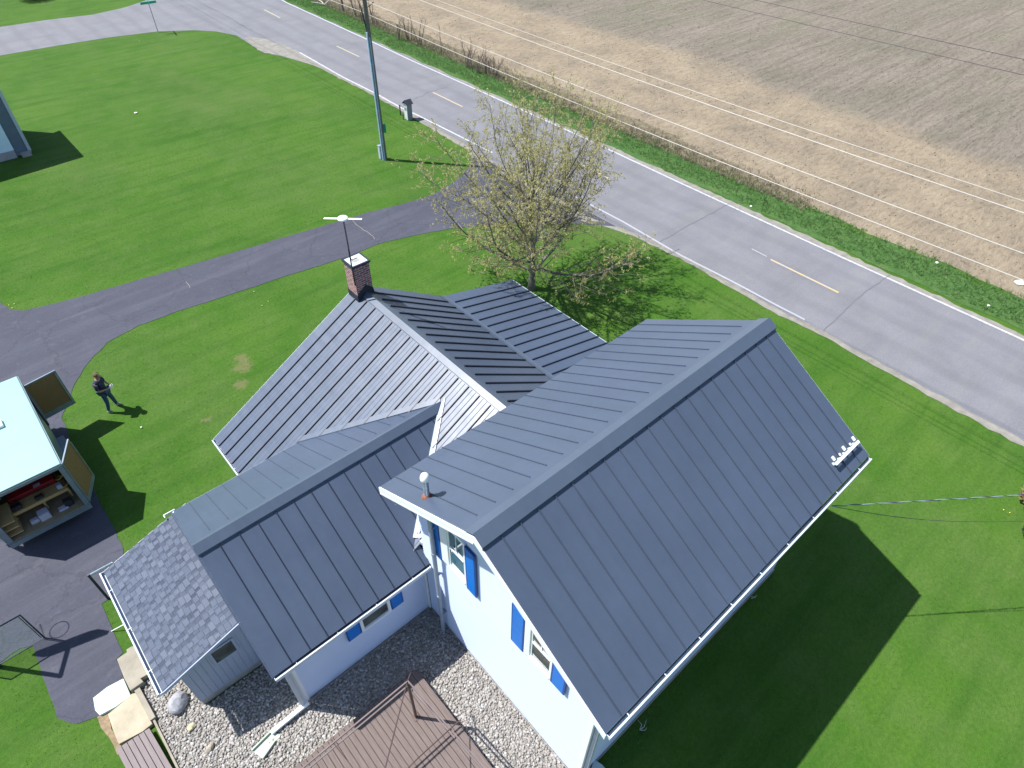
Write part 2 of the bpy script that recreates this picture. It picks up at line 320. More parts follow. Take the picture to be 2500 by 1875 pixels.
# ================================================================== the setting
lawn = sheet('lawn', [(-400, -200), (600, -200), (600, 900), (-400, 900)], 0, M['lawn'], 'mown green front lawn')
X1 = 29.4
def edge_noise(x, ys, a, sc_=1.0):
    return [(x+a*(math.sin(y*.9*sc_+1)+.6*math.sin(y*2.3*sc_)+.4*random.uniform(-1, 1)), y) for y in ys]
field = sheet('tilled_field', edge_noise(29.6, [y*.8 for y in range(-60, 130)], .12) + [(33, 900), (600, 900), (600, -200), (30, -200)], .004, M['soil'], 'tan tilled stubble field beyond the road')
road_far = [(-60, -155), (300, -150), (560, -150), (640, -60), (700, -3), (901, 89), (1000, 136), (1177, 216), (1421, 327), (1667, 440), (2058, 620), (2495, 822), (2900, 1010)]
near = [(2900, 1300), (2500, 1089), (2269, 964), (2118, 881), (2005, 817), (1907, 772), (1756, 685), (1666, 634), (1549, 578), (1451, 545), (1300, 520), (1200, 450), (1150, 385),
        (1153, 365), (1119, 343), (1067, 320), (1033, 294), (984, 271), (908, 230), (834, 192), (773, 162), (690, 138), (641, 128), (600, 101), (577, 87), (528, 77), (471, 74), (385, 77), (264, 92), (132, 113), (0, 136), (-250, 178)]
topleft = [(-250, 96), (0, 66), (113, 49), (226, 36), (302, 19), (354, 2), (370, -25), (330, -80), (250, -150)]
road = sheet('road', PG(near + topleft + [(560, -150), (640, -60)] + road_far[4:]), .008, M['road'], 'pale grey two lane asphalt road and its side road')
# sandy shoulder strips
def strip(name, pts, wpx, z, m, label=None, kind='structure', jit=0.0, world=None):
    P = [G(a, b).to_2d() for a, b in pts] if world is None else [V(p) for p in world]
    Lf, Rt = [], []
    # resample
    Q = []
    for i in range(len(P)-1):
        k = max(1, int((P[i+1]-P[i]).length/.35)) if jit else 1
        for q in range(k): Q.append(P[i].lerp(P[i+1], q/k))
    Q.append(P[-1])
    for i, p in enumerate(Q):
        t = (Q[min(i+1, len(Q)-1)]-Q[max(i-1, 0)]).normalized(); n = V((-t.y, t.x))
        ww = wpx/2 if not callable(wpx) else wpx(i/(len(Q)-1))/2
        Lf.append(p+n*(ww+random.uniform(-jit, jit))); Rt.append(p-n*(ww+random.uniform(-jit, jit)))
    me = bpy.data.meshes.new(name); vs = []; fs = []
    for a, b in zip(Lf, Rt): vs += [(a.x, a.y, z), (b.x, b.y, z)]
    for i in range(len(Lf)-1): fs.append((2*i, 2*i+1, 2*i+3, 2*i+2))
    me.from_pydata(vs, [], fs); me.update(); o = bpy.data.objects.new(name, me); COL.objects.link(o); me.materials.append(m)
    if kind: o['kind'] = kind
    if label: o['label'] = label
    return o
strip('road_shoulder', [(2900, 1296), (2500, 1085), (2269, 960), (2118, 877), (2005, 812), (1907, 766), (1756, 680), (1666, 629), (1549, 572), (1451, 541)], .34, .012, M['dust'], 'sandy strip along the lawn side of the road', jit=.06)
strip('road_shoulder', [(1150, 366), (1067, 318), (984, 268), (908, 227), (834, 190), (773, 159), (715, 139)], .42, .012, M['dust'], 'pale gravel strip beside the far lawn edge', jit=.06)
sheet('gravel_patch', PG([(600, 90), (650, 96), (700, 113), (733, 128), (790, 160), (770, 160), (690, 137), (640, 127), (605, 104)]), .0125, M['dust'], 'sandy patch in the corner of the junction', jit=.12)
strip('road_shoulder', [(560, -60), (700, -3), (901, 91), (1177, 218), (1421, 329), (1667, 442), (2058, 622), (2495, 824), (2900, 1012)], .42, .011, M['dust'], 'grey gravel edge on the field side of the road', jit=.09)
drive_far = [(1158, 378), (1150, 400), (1127, 430), (1097, 452), (1059, 475), (984, 498), (908, 516), (833, 539), (740, 566), (543, 625), (426, 659), (339, 683), (211, 721), (113, 746), (57, 759), (23, 755), (0, 738), (-260, 690)]
drive_near = [(-900, 1700), (-120, 1640), (0, 1621), (49, 1582), (81, 1576), (90, 1608), (121, 1695), (140, 1751), (162, 1765), (188, 1767), (234, 1750), (262, 1740), (262, 1690), (302, 1656), (285, 1611), (302, 1593), (271, 1529), (249, 1476), (264, 1463), (300, 1420), (302, 1340), (264, 1261), (245, 1228), (226, 1190), (175, 1085), (158, 1036), (151, 1021), (166, 983), (181, 938),
        (219, 881), (264, 836), (339, 795), (433, 761), (565, 719), (712, 670), (834, 632), (930, 594), (1021, 573), (1104, 558), (1250, 545), (1430, 548)]
drive = sheet('driveway', PG(drive_far + drive_near + [(1505, 553), (1400, 500), (1330, 462), (1230, 410)]), .013, M['drive'], 'dark asphalt driveway curving to the house', jit=.025)
strip('road_shoulder', [(1153, 372), (1202, 404), (1300, 458), (1380, 505), (1451, 546)], .55, .0165, M['dust'], 'gravelly seam where the driveway meets the road', jit=.12)
# markings
def mark(pts, wd, m, label, nm='road_marking', z=.017, jit=0): strip(nm, pts, wd, z, m, label, 'structure', jit)
mark([(640, -28), (700, 7), (901, 99), (1000, 146), (1177, 225), (1421, 335), (1667, 450), (2058, 630), (2495, 829), (2800, 968)], .13, M['mark_w'], 'white line on the field side of the road')
mark([(731, 128), (834, 187), (916, 228), (980, 264), (1014, 279), (1146, 345), (1202, 373)], .12, M['mark_w'], 'white line on the lawn side of the road, upper stretch')
mark([(1357, 456), (1523, 543), (1667, 627), (1749, 668), (1805, 697), (1892, 744), (1964, 781)], .12, M['mark_worn'], 'worn white line near the tree')
for a, b, mm in (((1881, 634), (2047, 715), 'mark_y'), ((1057, 226), (1129, 261), 'mark_y'), ((1420, 403), (1492, 440), 'mark_y'), ((822, 113), (877, 139), 'mark_y2'), ((645, 24), (684, 44), 'mark_y2'), ((1835, 608), (1872, 627), 'mark_worn'), ((2300, 840), (2301, 841), None)):
    if mm: mark([a, b], .12 if mm != 'mark_worn' else .07, M[mm], 'yellow centre dash' if mm != 'mark_worn' else 'thin pale centre dash')
def crack(pts, wd=.035, z=.018, m='crack', lab='dark crack across the road'):
    P = []
    for i in range(len(pts)-1):
        a = V(pts[i]); b = V(pts[i+1]); k = max(2, int((b-a).length/9))
        for q in range(k): P.append(tuple(a.lerp(b, q/k)+V((random.uniform(-2, 2), random.uniform(-1.5, 1.5)))))
    P.append(pts[-1]); strip('pavement_crack', P, wd, z, M[m], lab, 'structure')
crack([(2170, 672), (2094, 728), (2050, 770), (2010, 808)], .04)
crack([(1777, 498), (1720, 530), (1667, 558), (1610, 592)], .035)
crack([(1093, 212), (1050, 224), (1010, 244)], .03)
crack([(500, 15), (560, 40), (610, 75)], .05); 
crack([(862, 540), (880, 556), (905, 575), (915, 585)], .03, .018, 'dust', 'pale crack across the driveway')
crack([(455, 690), (462, 697), (464, 704)], .02, .018, 'dust', 'pale crack in the driveway')
M['soilstrip'] = simple('bare_soil', (.24, .175, .105), .95, var=.3, scale=9, bump=.6)
sheet('bare_soil_strip', PG([(238, 1752), (262, 1738), (284, 1800), (300, 1830), (290, 1842), (262, 1800)]), .011, M['soilstrip'], 'bare brown soil beside the boardwalk', jit=.04)
grav = sheet('gravel_bed', [(-6.38, 6.05), (-6.2, 6.35), (-5.30, 6.45), (-5.2, 4.5), (-3.6, 4.5), (-3.4, 2.95), (.6, 2.95), (.6, -7), (-6.3, -7), (-6.36, 3)], .02, M['gravel'], 'gravel ground under the pebbles')

# ---- pebbles, one countless mass
def pebbles(name, pts, size, mat, label, kind='stuff', zb=.02):
    ico = [(0,0,1), (.894,0,.447), (.276,.851,.447), (-.724,.526,.447), (-.724,-.526,.447), (.276,-.851,.447), (.724,.526,-.447), (-.276,.851,-.447), (-.894,0,-.447), (-.276,-.851,-.447), (.724,-.526,-.447)]
    fc = [(0,1,2),(0,2,3),(0,3,4),(0,4,5),(0,5,1),(1,6,2),(2,7,3),(3,8,4),(4,9,5),(5,10,1),(2,6,7),(3,7,8),(4,8,9),(5,9,10),(1,10,6)]
    n = len(pts); B = np.array(ico); s = np.random.uniform(size*.55, size*1.35, (n, 1, 1))*np.random.uniform(.7, 1.25, (n, 1, 3)); s[:, :, 2] *= .62
    a = np.random.uniform(0, 6.28, n); ca, sa = np.cos(a)[:, None], np.sin(a)[:, None]
    Vv = B[None]*s; x = Vv[:, :, 0]*ca-Vv[:, :, 1]*sa; y = Vv[:, :, 0]*sa+Vv[:, :, 1]*ca
    P = np.stack([x+pts[:, 0:1], y+pts[:, 1:2], Vv[:, :, 2]+pts[:, 2:3]], -1).reshape(-1, 3)
    Fa = (np.array(fc)[None]+(np.arange(n)*11)[:, None, None]).reshape(-1, 3)
    me = bpy.data.meshes.new(name); me.vertices.add(len(P)); me.vertices.foreach_set('co', P.ravel())
    me.loops.add(Fa.size); me.loops.foreach_set('vertex_index', Fa.ravel()); me.polygons.add(len(Fa)); me.polygons.foreach_set('loop_start', np.arange(0, Fa.size, 3))
    me.update(calc_edges=True); me.polygons.foreach_set('use_smooth', [True]*len(Fa)); me.materials.append(mat)
    o = bpy.data.objects.new(name, me); COL.objects.link(o); o['kind'] = kind; o['label'] = label; return o
N = 42000
pp = np.column_stack([np.random.uniform(-6.35, .56, N), np.random.uniform(-2.9, 6.3, N), np.random.uniform(.02, .05, N)])
ok = ~((pp[:, 1] > 2.93) & (pp[:, 0] > -3.35)) & ~((pp[:, 1] > 4.5) & (pp[:, 0] > -5.3)) & ~((pp[:, 0] > -5.3) & (pp[:, 0] < -1.0) & (pp[:, 1] < 1.5)) & ~((pp[:, 1] < 1.6-.9*(pp[:, 0]+4.2)*-1) & (pp[:, 0] < -4.3) & (pp[:, 1] < -1))
pebbles('pebbles', pp[ok], .034, M['stone'], 'pale river pebbles filling the bed between house and deck')

# ---- blades
def blades(name, base, h, wd, mat, label, per=5, spread=.08, kind='stuff'):
    n = len(base)*per; b = np.repeat(base, per, 0); a = np.random.uniform(0, 6.28, n); 
    off = np.column_stack([np.cos(a), np.sin(a)])*np.random.uniform(0, spread, (n, 1)); hh = h*np.random.uniform(.45, 1.25, n)
    lean = np.column_stack([np.cos(a), np.sin(a)])*(hh*np.random.uniform(.1, .7, n))[:, None]
    d = np.column_stack([-np.sin(a), np.cos(a)])*wd*np.random.uniform(.6, 1.3, (n, 1))
    z0 = b[:, 2]
    p0 = np.column_stack([b[:, :2]+off-d, z0]); p1 = np.column_stack([b[:, :2]+off+d, z0])
    p2 = np.column_stack([b[:, :2]+off+lean*.35+d*.8, z0+hh*.6]); p3 = np.column_stack([b[:, :2]+off+lean, z0+hh]); 
    P = np.stack([p0, p1, p2, p3], 1).reshape(-1, 3); Fa = (np.arange(n)*4)[:, None]+np.array([0, 1, 2, 3])[None]
    me = bpy.data.meshes.new(name); me.vertices.add(len(P)); me.vertices.foreach_set('co', P.ravel()); me.loops.add(Fa.size); me.loops.foreach_set('vertex_index', Fa.ravel())
    me.polygons.add(len(Fa)); me.polygons.foreach_set('loop_start', np.arange(0, Fa.size, 4)); me.update(calc_edges=True); me.materials.append(mat)
    o = bpy.data.objects.new(name, me); COL.objects.link(o); o['kind'] = kind; o['label'] = label; return o
t = NT('verge_turf'); f = t.noise(1.4, 5, .7); f2 = t.noise(12, 3, .8); c = t.ramp(f, [(.3, (.045, .100, .028)), (.5, (.062, .130, .036)), (.72, (.105, .150, .055))])
c = t.mix(.6, c, t.ramp(f2, [(.3, (.6, .6, .6)), (.7, (1.35, 1.35, 1.3))]), 'MULTIPLY'); t.bump(f2, .8, .06); t.set(c, .9, 0, .1)
yy = [y*.7 for y in range(-40, 160)]
sheet('verge', [(27.0+.08*math.sin(y*1.7), y) for y in yy] + [(29.35+.22*math.sin(y*.9)+.18*math.sin(y*2.1)+random.uniform(-.1, .1), y) for y in yy[::-1]], .014, t.m, 'bright green grass verge between road and field')
t = NT('weedy_soil'); f = t.noise(2.2, 6, .75); c = t.ramp(f, [(.3, (.085, .070, .045)), (.5, (.16, .135, .09)), (.7, (.22, .19, .135))]); t.bump(f, .8, .08); t.set(c, .95, 0, .1)
yy = [8+y*.7 for y in range(0, 110)]
sheet('weedy_strip', [(29.1, y) for y in yy] + [(30.2+min(1.1, (y-8)*.12)+.25*math.sin(y*.7)+random.uniform(-.2, .2), y) for y in yy[::-1]], .0145, t.m, 'brown weedy strip between verge and field')
N = 11000
vy = np.random.uniform(-12, 80, N); vx = 27.25+np.random.beta(1.3, 1.5, N)*2.6+.15*np.sin(vy*1.1)
blades('verge_grass', np.column_stack([vx, vy, np.zeros(N)]), .15, .011, M['verge'], 'long bright grass along the field side of the road', 6, .12)
N = 6000
wy = np.random.uniform(8, 78, N); wx = 29.0+np.abs(np.random.normal(0, .95, N))
blades('dead_weeds', np.column_stack([wx, wy, np.zeros(N)]), .20, .010, M['weeds'], 'dead brown weeds between verge and field', 5, .16)
N = 17000
fx = 29.5+np.random.beta(1, 2.2, N)*75; fy = np.random.uniform(-20, 110, N)
blades('field_stubble', np.column_stack([fx, fy, np.zeros(N)]), .05, .05, M['straw'], 'scattered straw and clods on the field', 1, .05)
N = 30000   # short tufts that ruffle the lawn nearest the camera and its edges
def in_poly(P, poly):
    x, y = P[:, 0], P[:, 1]; c = np.zeros(len(P), bool); j = len(poly)-1
    for i in range(len(poly)):
        xi, yi = poly[i]; xj, yj = poly[j]; m = ((yi > y) != (yj > y)) & (x < (xj-xi)*(y-yi)/(yj-yi+1e-12)+xi); c ^= m; j = i
    return c
dp = PG(drive_far+drive_near); rp = PG(near+topleft+road_far[4:])
lp = np.column_stack([np.random.uniform(-9, 20.3, N), np.random.uniform(-11, 40, N), np.zeros(N)])
keep = ~in_poly(lp, [tuple(p) for p in dp]) & ~in_poly(lp, [tuple(p) for p in rp]) & ~((lp[:, 0] > -6.5) & (lp[:, 0] < .6) & (lp[:, 1] < 8) & (lp[:, 1] > -8))
M['tuft'] = m_leaf('lawn_blades', [(0, (.10, .22, .03)), (1, (.17, .28, .06))], .5)
blades('lawn_tufts', lp[keep], .03, .010, M['tuft'], 'short grass tufts of the lawn', 3, .1)

# ================================================================== farmhouse
H = empty('farmhouse', (4, 3, 0), 'white sided farmhouse with blue shutters and grey standing seam metal roofs', 'house')
ZR, ML, MW, ZE = 7.6, 9.17, 3.387, 5.60
def clipx(x): return x
def roof(name, poly, nrm_up=True, th=.06, m='roof', label=None):
    mb = MB(); n = (V(poly[1])-V(poly[0])).cross(V(poly[2])-V(poly[0])).normalized(); n = n if n.z > 0 else -n
    mb.prism(poly, -n*th); o = mb.build(name, M[m], H)
    if label: o['label'] = label
    return o, n
M['soft_rib'] = m_roof('soft_shaded_seam_metal', (.050, .065, .096), .45)  # milder version, seam shade still painted in as a darker roof tone
def ribs(lines, n, par, wd=.018, h=.026, m='soft_rib', name='standing_seam'):
    mb = MB()
    for a, b in lines: mb.beam(V(a)-n*.004, V(b)-n*.004, wd, h, n)
    return mb.build(name, M[m], par)
def pencils(lines, n, par, name='stiffening_ribs', hh=.0045):
    mb = MB()
    for a, b in lines: 
        a = V(a); b = V(b); X = (b-a).normalized(); Y = n.cross(X)
        q = [a-Y*.012, a+Y*.012, a+n*hh]; e = b-a
        i = len(mb.v); mb.v += [tuple(p) for p in q]+[tuple(p+e) for p in q]; mb.f += [(i, i+3, i+5, i+2), (i+2, i+5, i+4, i+1), (i, i+2, i+1), (i+3, i+4, i+5)]
    return mb.build(name, M['roof'], par)
sM = (ZR-ZE)/MW; e0 = -.02
mr, nR = roof('roof', [(0, 0, ZR), (ML, 0, ZR), (ML, -MW, ZE), (0, -MW, ZE)], label='large dark grey metal slope facing away from the sun')
ml, nL = roof('roof', [(0, 0, ZR), (0, MW, ZE), (ML, MW, ZE), (ML, 0, ZR)], label='long grey metal slope over the two storey block')
xs = [.40+.441*i for i in range(20)]
ribs([((x, -.20, ZR-.20*sM), (x, -MW, ZE)) for x in xs], nR, mr)
ribs([((x, .42, ZR-.42*sM), (x, MW, ZE)) for x in xs], nL, ml, h=.024)
pencils([((x+d, .42, ZR-.42*sM), (x+d, MW, ZE)) for x in xs for d in (.147, .294)], nL, ml, hh=.0015)
# main ridge cap: two slabs standing proud of the slopes
mb = MB(); c = .25
for s, off in ((1, .02), (-1, .05)):
    mb.prism([(-.03, 0, ZR+off+.012), (ML+.03, 0, ZR+off+.012), (ML+.03, s*c, ZR-c*sM+off), (-.03, s*c, ZR-c*sM+off)], (0, 0, .018))
mb.b2((-.025, -c-.0, ZR-c*sM-.02), (ML+.025, -c+.012, ZR-c*sM+.052))
mb.build('ridge_cap', M['roof_light'], mr)
# wings
XT, ZT, YT, XTL, ZTL = 4.03, 5.10, 10.97, -1.69, 1.917
XTB, ZTB, XTP, ZTP = 7.336, 3.06, 10.75, 2.232
gT = (ZT-ZTL)/(XT-XTL)
def zT(x): return ZTL+(x-XTL)*gT
def xTz(z): return XTL+(z-ZTL)/gT
Y0 = 3.0
tl, nTL = roof('roof', [(XT, Y0, ZT), (XT, YT, ZT), (XTL, YT, ZTL), (XTL, Y0, ZTL)], label='sunlit ribbed metal slope of the chimney wing')
tr, nTR = roof('roof', [(XT, Y0, ZT), (XTB, Y0, ZTB), (XTB, YT, ZTB), (XT, YT, ZT)], label='dark metal slope falling from the chimney ridge')
tp, nTP = roof('roof', [(XTB, Y0, ZTB), (XTP, Y0, ZTP), (XTP, YT, ZTP), (XTB, YT, ZTB)], label='low pitched porch roof slope towards the tree')
ys = [10.91-.4585*i for i in range(17)]; ys = [y for y in ys if y > Y0]; ys[0] = 10.62 if ys[0] > 10.8 else ys[0]
ys = [10.45-.4585*i for i in range(17)]
ysL = [10.56-.4585*i for i in range(17)]
ribs([((XT-.17, y, zT(XT-.17)), (XTL, y, ZTL)) for y in ysL if y > Y0], nTL, tl, h=.045, wd=.024, m='rib')
pencils([((XT-.17, y-d, zT(XT-.17)), (XTL, y-d, ZTL)) for y in ysL+[11.0] for d in (.15, .30) if y-d > Y0 and y-d < YT], nTL, tl)
gR = (ZT-ZTB)/(XTB-XT); gP = (ZTB-ZTP)/(XTP-XTB)
ribs([((XT+.3, y, ZT-.3*gR), (XTB-.18, y, ZTB+.18*gR)) for y in ys if y > Y0], nTR, tr, h=.045, wd=.032, m='rib')
ribs([((XTB+.12, y-.03, ZTB-.12*gP), (XTP, y-.03, ZTP)) for y in ys if y > Y0], nTP, tp, h=.045, wd=.030, m='rib')
mb = MB()
mb.prism([(XT, Y0, ZT+.035), (XT, YT+.03, ZT+.035), (XT-.17, YT+.03, zT(XT-.17)+.035), (XT-.17, Y0, zT(XT-.17)+.035)], (0, 0, .015))
mb.prism([(XT, Y0, ZT+.035), (XT, YT+.03, ZT+.035), (XT+.19, YT+.03, ZT-.19*gR+.035), (XT+.19, Y0, ZT-.19*gR+.035)], (0, 0, .015))
mb.build('ridge_cap', M['roof_light'], tl)
mb = MB(); mb.prism([(XTB-.16, Y0, ZTB+.16*gR+.004), (XTB, Y0, ZTB+.004), (XTB, YT+.01, ZTB+.004), (XTB-.16, YT+.01, ZTB+.16*gR+.004)], (0, 0, .012))
mb.prism([(XTB+.10, Y0, ZTB-.10*gP+.004), (XTB, Y0, ZTB+.004), (XTB, YT+.01, ZTB+.004), (XTB+.10, YT+.01, ZTB-.10*gP+.004)], (0, 0, .012))
mb.build('transition_flashing', M['roof_light'], tr)
XW, YW, ZW, YWL, ZWL, YWR, ZWR = -3.71, 5.40, 4.596, 8.25, 2.868, 2.593, 2.776
gWL = (ZW-ZWL)/(YWL-YW); gWR = (ZW-ZWR)/(YW-YWR)
def yWLz(z): return YW+(ZW-z)/gWL
def yWRz(z): return YW-(ZW-z)/gWR
zc = zT(.553)
wl, nWL = roof('roof', [(XW, YW, ZW), (XW, YWL, ZWL), (xTz(ZWL), YWL, ZWL), (xTz(ZW), YW, ZW)], label='greenish grey metal slope above the lawn')
wr, nWR = roof('roof', [(XW, YW, ZW), (xTz(ZW), YW, ZW), (.553, yWRz(zc), zc), (.553, YWR, ZWR), (XW, YWR, ZWR)], label='dark metal slope above the gravel court')
L1 = []; L2 = []
for i in range(15):
    x = -3.26+.455*i
    z = zT(x)
    if z < ZW-.05:
        hi = (x, YW+.42, ZW-.42*gWL); lo = (x, YWL, ZWL) if z < ZWL else (x, yWLz(z)-.05, z+.05*gWL)
        if z < ZW-.45*gWL: L1.append((hi, lo))
        hi = (x, YW-.2, ZW-.2*gWR); lo = (x, YWR, ZWR) if (x < .5) else (x, yWRz(z)+.05, z+.05*gWR)
        if z < ZW-.25*gWR: L2.append((hi, lo))
ribs(L1, nWL, wl, h=.018, wd=.016, m='soft_rib'); ribs(L2, nWR, wr, h=.028, wd=.016, m='rib')
mb = MB(); c = .20; xe = xTz(ZW)+.02
for s, off, g in ((1, .02, gWL), (-1, .05, gWR)):
    mb.prism([(XW-.02, YW, ZW+off+.012), (xe, YW, ZW+off+.012), (xe-.3, YW+s*c, ZW-c*g+off), (XW-.02, YW+s*c, ZW-c*g+off)], (0, 0, .016))
mb.b2((XW-.015, YW-c, ZW-c*gWR-.02), (xe-.3, YW-c+.012, ZW-c*gWR+.05))
mb.build('ridge_cap', M['roof_light'], wr)
# valley flashings
mb = MB(); a = V((xTz(ZW)+.05, YW, ZW+.03)); b = V((xTz(ZWL), YWL, ZWL+.01)); MB().beam(a+V((0, .06, 0)), b+V((0, .07, 0)), .16, .05, nTL, -.02).build('valley_flashing', M['roof_light'], tl)

d = V((.553, yWRz(zc), zc+.02)); mb.beam(a, d, .12, .03, (nWR+nTL).normalized()); mb.beam(a+V((.12, 0, .05)), d+V((.13, 0, .06)), .035, .04, nTL)
mb.build('valley_flashing', M['shade_trim'], tl)
# gutters: open K-style troughs along the eaves
M['gutter'] = simple('gutter_enamel', (.52, .58, .66), .35, var=.04)
def gutter(p0, p1, out, par, d=.10, hh=.085, m='gutter', lab=None, back=True):
    p0 = V(p0); p1 = V(p1); out = V(out); mb = MB(); zz = V((0, 0, 1))
    e = (p1-p0).normalized(); L = (p1-p0).length; mid = (p0+p1)/2
    mb.box(mid+out*(d-.006)-zz*.035, (L, .012, hh), ax=(e, out, zz))
    mb.box(mid+out*(d/2)-zz*(hh-.01+.02), (L, d, .012), ax=(e, out, zz))
    mb.box(mid+out*(d-.014)+zz*.012, (L, .034, .012), ax=(e, out, zz))
    for q in (p0, p1): mb.box(q+out*(d/2)-zz*.05, (.012, d, hh+.01), ax=(e, out, zz))
    k = int(L/1.0)
    for i in range(k): mb.box(p0+e*(L*(i+.5)/k)+out*(d/2)+zz*.002, (.02, d, .008), ax=(e, out, zz))
    o = mb.build('gutter', M[m], par)
    if back: MB().box(mid+out*(.012)-zz*.055, (L-.02, .016, hh+.02), ax=(e, out, zz)).build('gutter_gap_strip', M['dark'], o)  # dark strip filling the gap between roof edge and gutter lip
    return o
gutter((.02, -MW+.0, ZE-.05), (ML-.02, -MW+.0, ZE-.05), (0, -1, 0), H)
gutter((XW+.01, YWR+.02, ZWR-.05), (.5, YWR+.02, ZWR-.05), (0, -1, 0), H)
gutter((XW+.25, YWL-.08, ZWL-.04), (xTz(ZWL)-.05, YWL-.08, ZWL-.04), (0, 1, 0), H)
gutter((XTP-.07, Y0+.4, ZTP-.03), (XTP-.07, YT-.02, ZTP-.03), (1, 0, 0), H)
gutter((XTL+.03, 7.95, ZTL-.04), (XTL+.03, YT, ZTL-.04), (-1, 0, 0), H)
# gutter end bits at the lower wing corner
mb = MB(); p = G(413, 1252, 2.84); mb.box(p+V((.0, .0, 0)), (.30, .02, .06)); mb.box(p+V((-.14, -.05, 0)), (.02, .10, .06)); q = G(427, 1256, 2.93); mb.box(q, (.03, .22, .02), rz=.05); mb.build('gutter_end', M['trim'], H)
# fascia / rake boards
def rake(p0, p1, par, wd=.03, h=.16, m='trim', out=(-1, 0, 0), o_=.0, dz=-.03):
    p0 = V(p0)+V(out)*o_; p1 = V(p1)+V(out)*o_; mb = MB()
    mb.prism([p0+V((0, 0, dz)), p1+V((0, 0, dz)), p1+V((0, 0, dz-h)), p0+V((0, 0, dz-h))], V(out)*wd); return mb.build('rake_board', M[m], par)
rake((.0, 0, ZR), (0, MW+.02, ZE), H, o_=.004); rake((.0, 0, ZR), (0, -MW-.02, ZE), H, o_=.004)
mb = MB(); mb.prism([(.02, 0, ZR-.20), (.02, MW, ZE-.20), (.02, MW, ZE-.25), (.02, 0, ZR-.25)], (-.06, 0, 0)); mb.build('rake_moulding', M['trim'], H)
rake((ML, 0, ZR), (ML, MW, ZE), H, out=(1, 0, 0), o_=.004); rake((ML, 0, ZR), (ML, -MW, ZE), H, out=(1, 0, 0), o_=.004)
rake((XW, YW, ZW), (XW, YWL, ZWL), H, o_=.004, m='roof', h=.12); rake((XW, YW, ZW), (XW, YWR, ZWR), H, o_=.004, m='roof', h=.12)
rake((XTL, YT, ZTL), (XT, YT, ZT), H, out=(0, 1, 0), o_=.004); rake((XT, YT, ZT), (XTB, YT, ZTB), H, out=(0, 1, 0), o_=.004, m='roof'); rake((XTB, YT, ZTB), (XTP, YT, ZTP), H, out=(0, 1, 0), o_=.004)
# soffits and walls.  lap siding built course by course
def lapwall(name, axis, pos, lo, hi, top, out, par, z0=.15, step=.105, m='white', holes=()):
    # axis 'x': wall plane x=pos spanning y lo..hi ; axis 'y': plane y=pos spanning x ; top(t) gives wall height at t
    mb = MB(); z = z0
    def P(t, z, o): return (pos+out*o, t, z) if axis == 'x' else (t, pos+out*o, z)
    zmax = max(top(lo), top(hi), top((lo+hi)/2))
    while z < zmax:
        # width at this height
        a, b = lo, hi; z1 = z+step
        ts = [lo+(hi-lo)*i/60 for i in range(61)]; okk = [t for t in ts if top(t) >= z]
        if not okk: break
        a, b = okk[0], okk[-1]
        mb.poly([P(a, z, .024), P(b, z, .024), P(b, min(z1, zmax), .002), P(a, min(z1, zmax), .002)])
        mb.poly([P(a, z, 0.0), P(b, z, 0.0), P(b, z, .024), P(a, z, .024)])
        z = z1
    core = [P(lo, 0, -.01), P(hi, 0, -.01), P(hi, top(hi), -.01)] + ([P((lo+hi)/2, top((lo+hi)/2), -.01)] if top((lo+hi)/2) > top(hi)+.01 else []) + [P(lo, top(lo), -.01)]
    d = V((-out*.15, 0, 0)) if axis == 'x' else V((0, -out*.15, 0)); mb.prism(core, d)
    return mb.build(name, M[m], par)
XG = .553; YB = 2.84
gab = lambda y: ZR-abs(y)*sM-.10
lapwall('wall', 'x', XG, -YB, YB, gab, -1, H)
lapwall('wall', 'y', -YB, XG+.02, ML-.35, lambda x: ZE-.02+.3, -1, H)
lapwall('wall', 'x', ML-.35, -YB, YB, gab, 1, H)
lapwall('wall', 'y', YB, XG+.02, ML-.35, lambda x: ZE+.3, 1, H)
lapwall('wall', 'y', 2.935, -3.28, XG-.02, lambda x: ZWR+.14, -1, H, z0=.12)
lapwall('wall', 'x', -3.30, 2.96, 7.90, lambda y: ZW-abs(y-YW)*gWR-.1, -1, H)
lapwall('wall', 'y', 7.90, -3.28, 0, lambda x: ZWL+.1, 1, H)
lapwall('wall', 'x', XTL+.35, 7.9, YT-.3, lambda y: zT(XTL+.35)-.06, -1, H)
mb = MB(); y = YT-.3; mb.prism([(XTL+.36, y, 0), (XTP-.35, y, 0), (XTP-.35, y, ZTP), (XTB, y, ZTB-.08), (XT, y, ZT-.08), (XTL+.36, y, zT(XTL+.36)-.08)], (0, -.15, 0)); mb.b2((XTP-.5, Y0+.6, 0), (XTP-.35, YT-.32, ZTP)); mb.build('wall', M['white'], H)
for a_, b_ in (((.03, -MW+.03, ZE-.17), (ML-.03, -YB-.02, ZE-.15)), ((XW+.03, YWR+.05, ZWR-.16), (XG-.03, 2.91, ZWR-.14)), ((.03, YB+.02, ZE-.17), (ML-.03, MW-.03, ZE-.15))): MB().b2(a_, b_).build('soffit', M['white'], H)
mb = MB(); mb.b2((XG-.03, -YB-.02, 0), (ML-.3, -YB-.05, .13)); mb.b2((XG-.035, -YB, 0), (XG-.018, YB+.02, .07)); mb.b2((-3.32, 2.88, 0), (XG-.04, 2.915, .06)); mb.build('foundation', M['concrete'], H)
mb = MB()   # corner boards and inside corner
for p in ((XG-.02, -YB-.02, 0), ): mb.b2((p[0]-.015, p[1]-.015, .1), (p[0]+.07, p[1]+.07, ZE-.05))
mb.build('corner_board', M['trim'], H); MB().b2((-3.335, 2.895, .1), (-3.25, 2.93, ZWR-.02)).build('corner_board', M['trim'], H); MB().b2((XG-.07, 2.86, .1), (XG-.02, 2.91, ZWR)).build('corner_board', M['trim'], H)
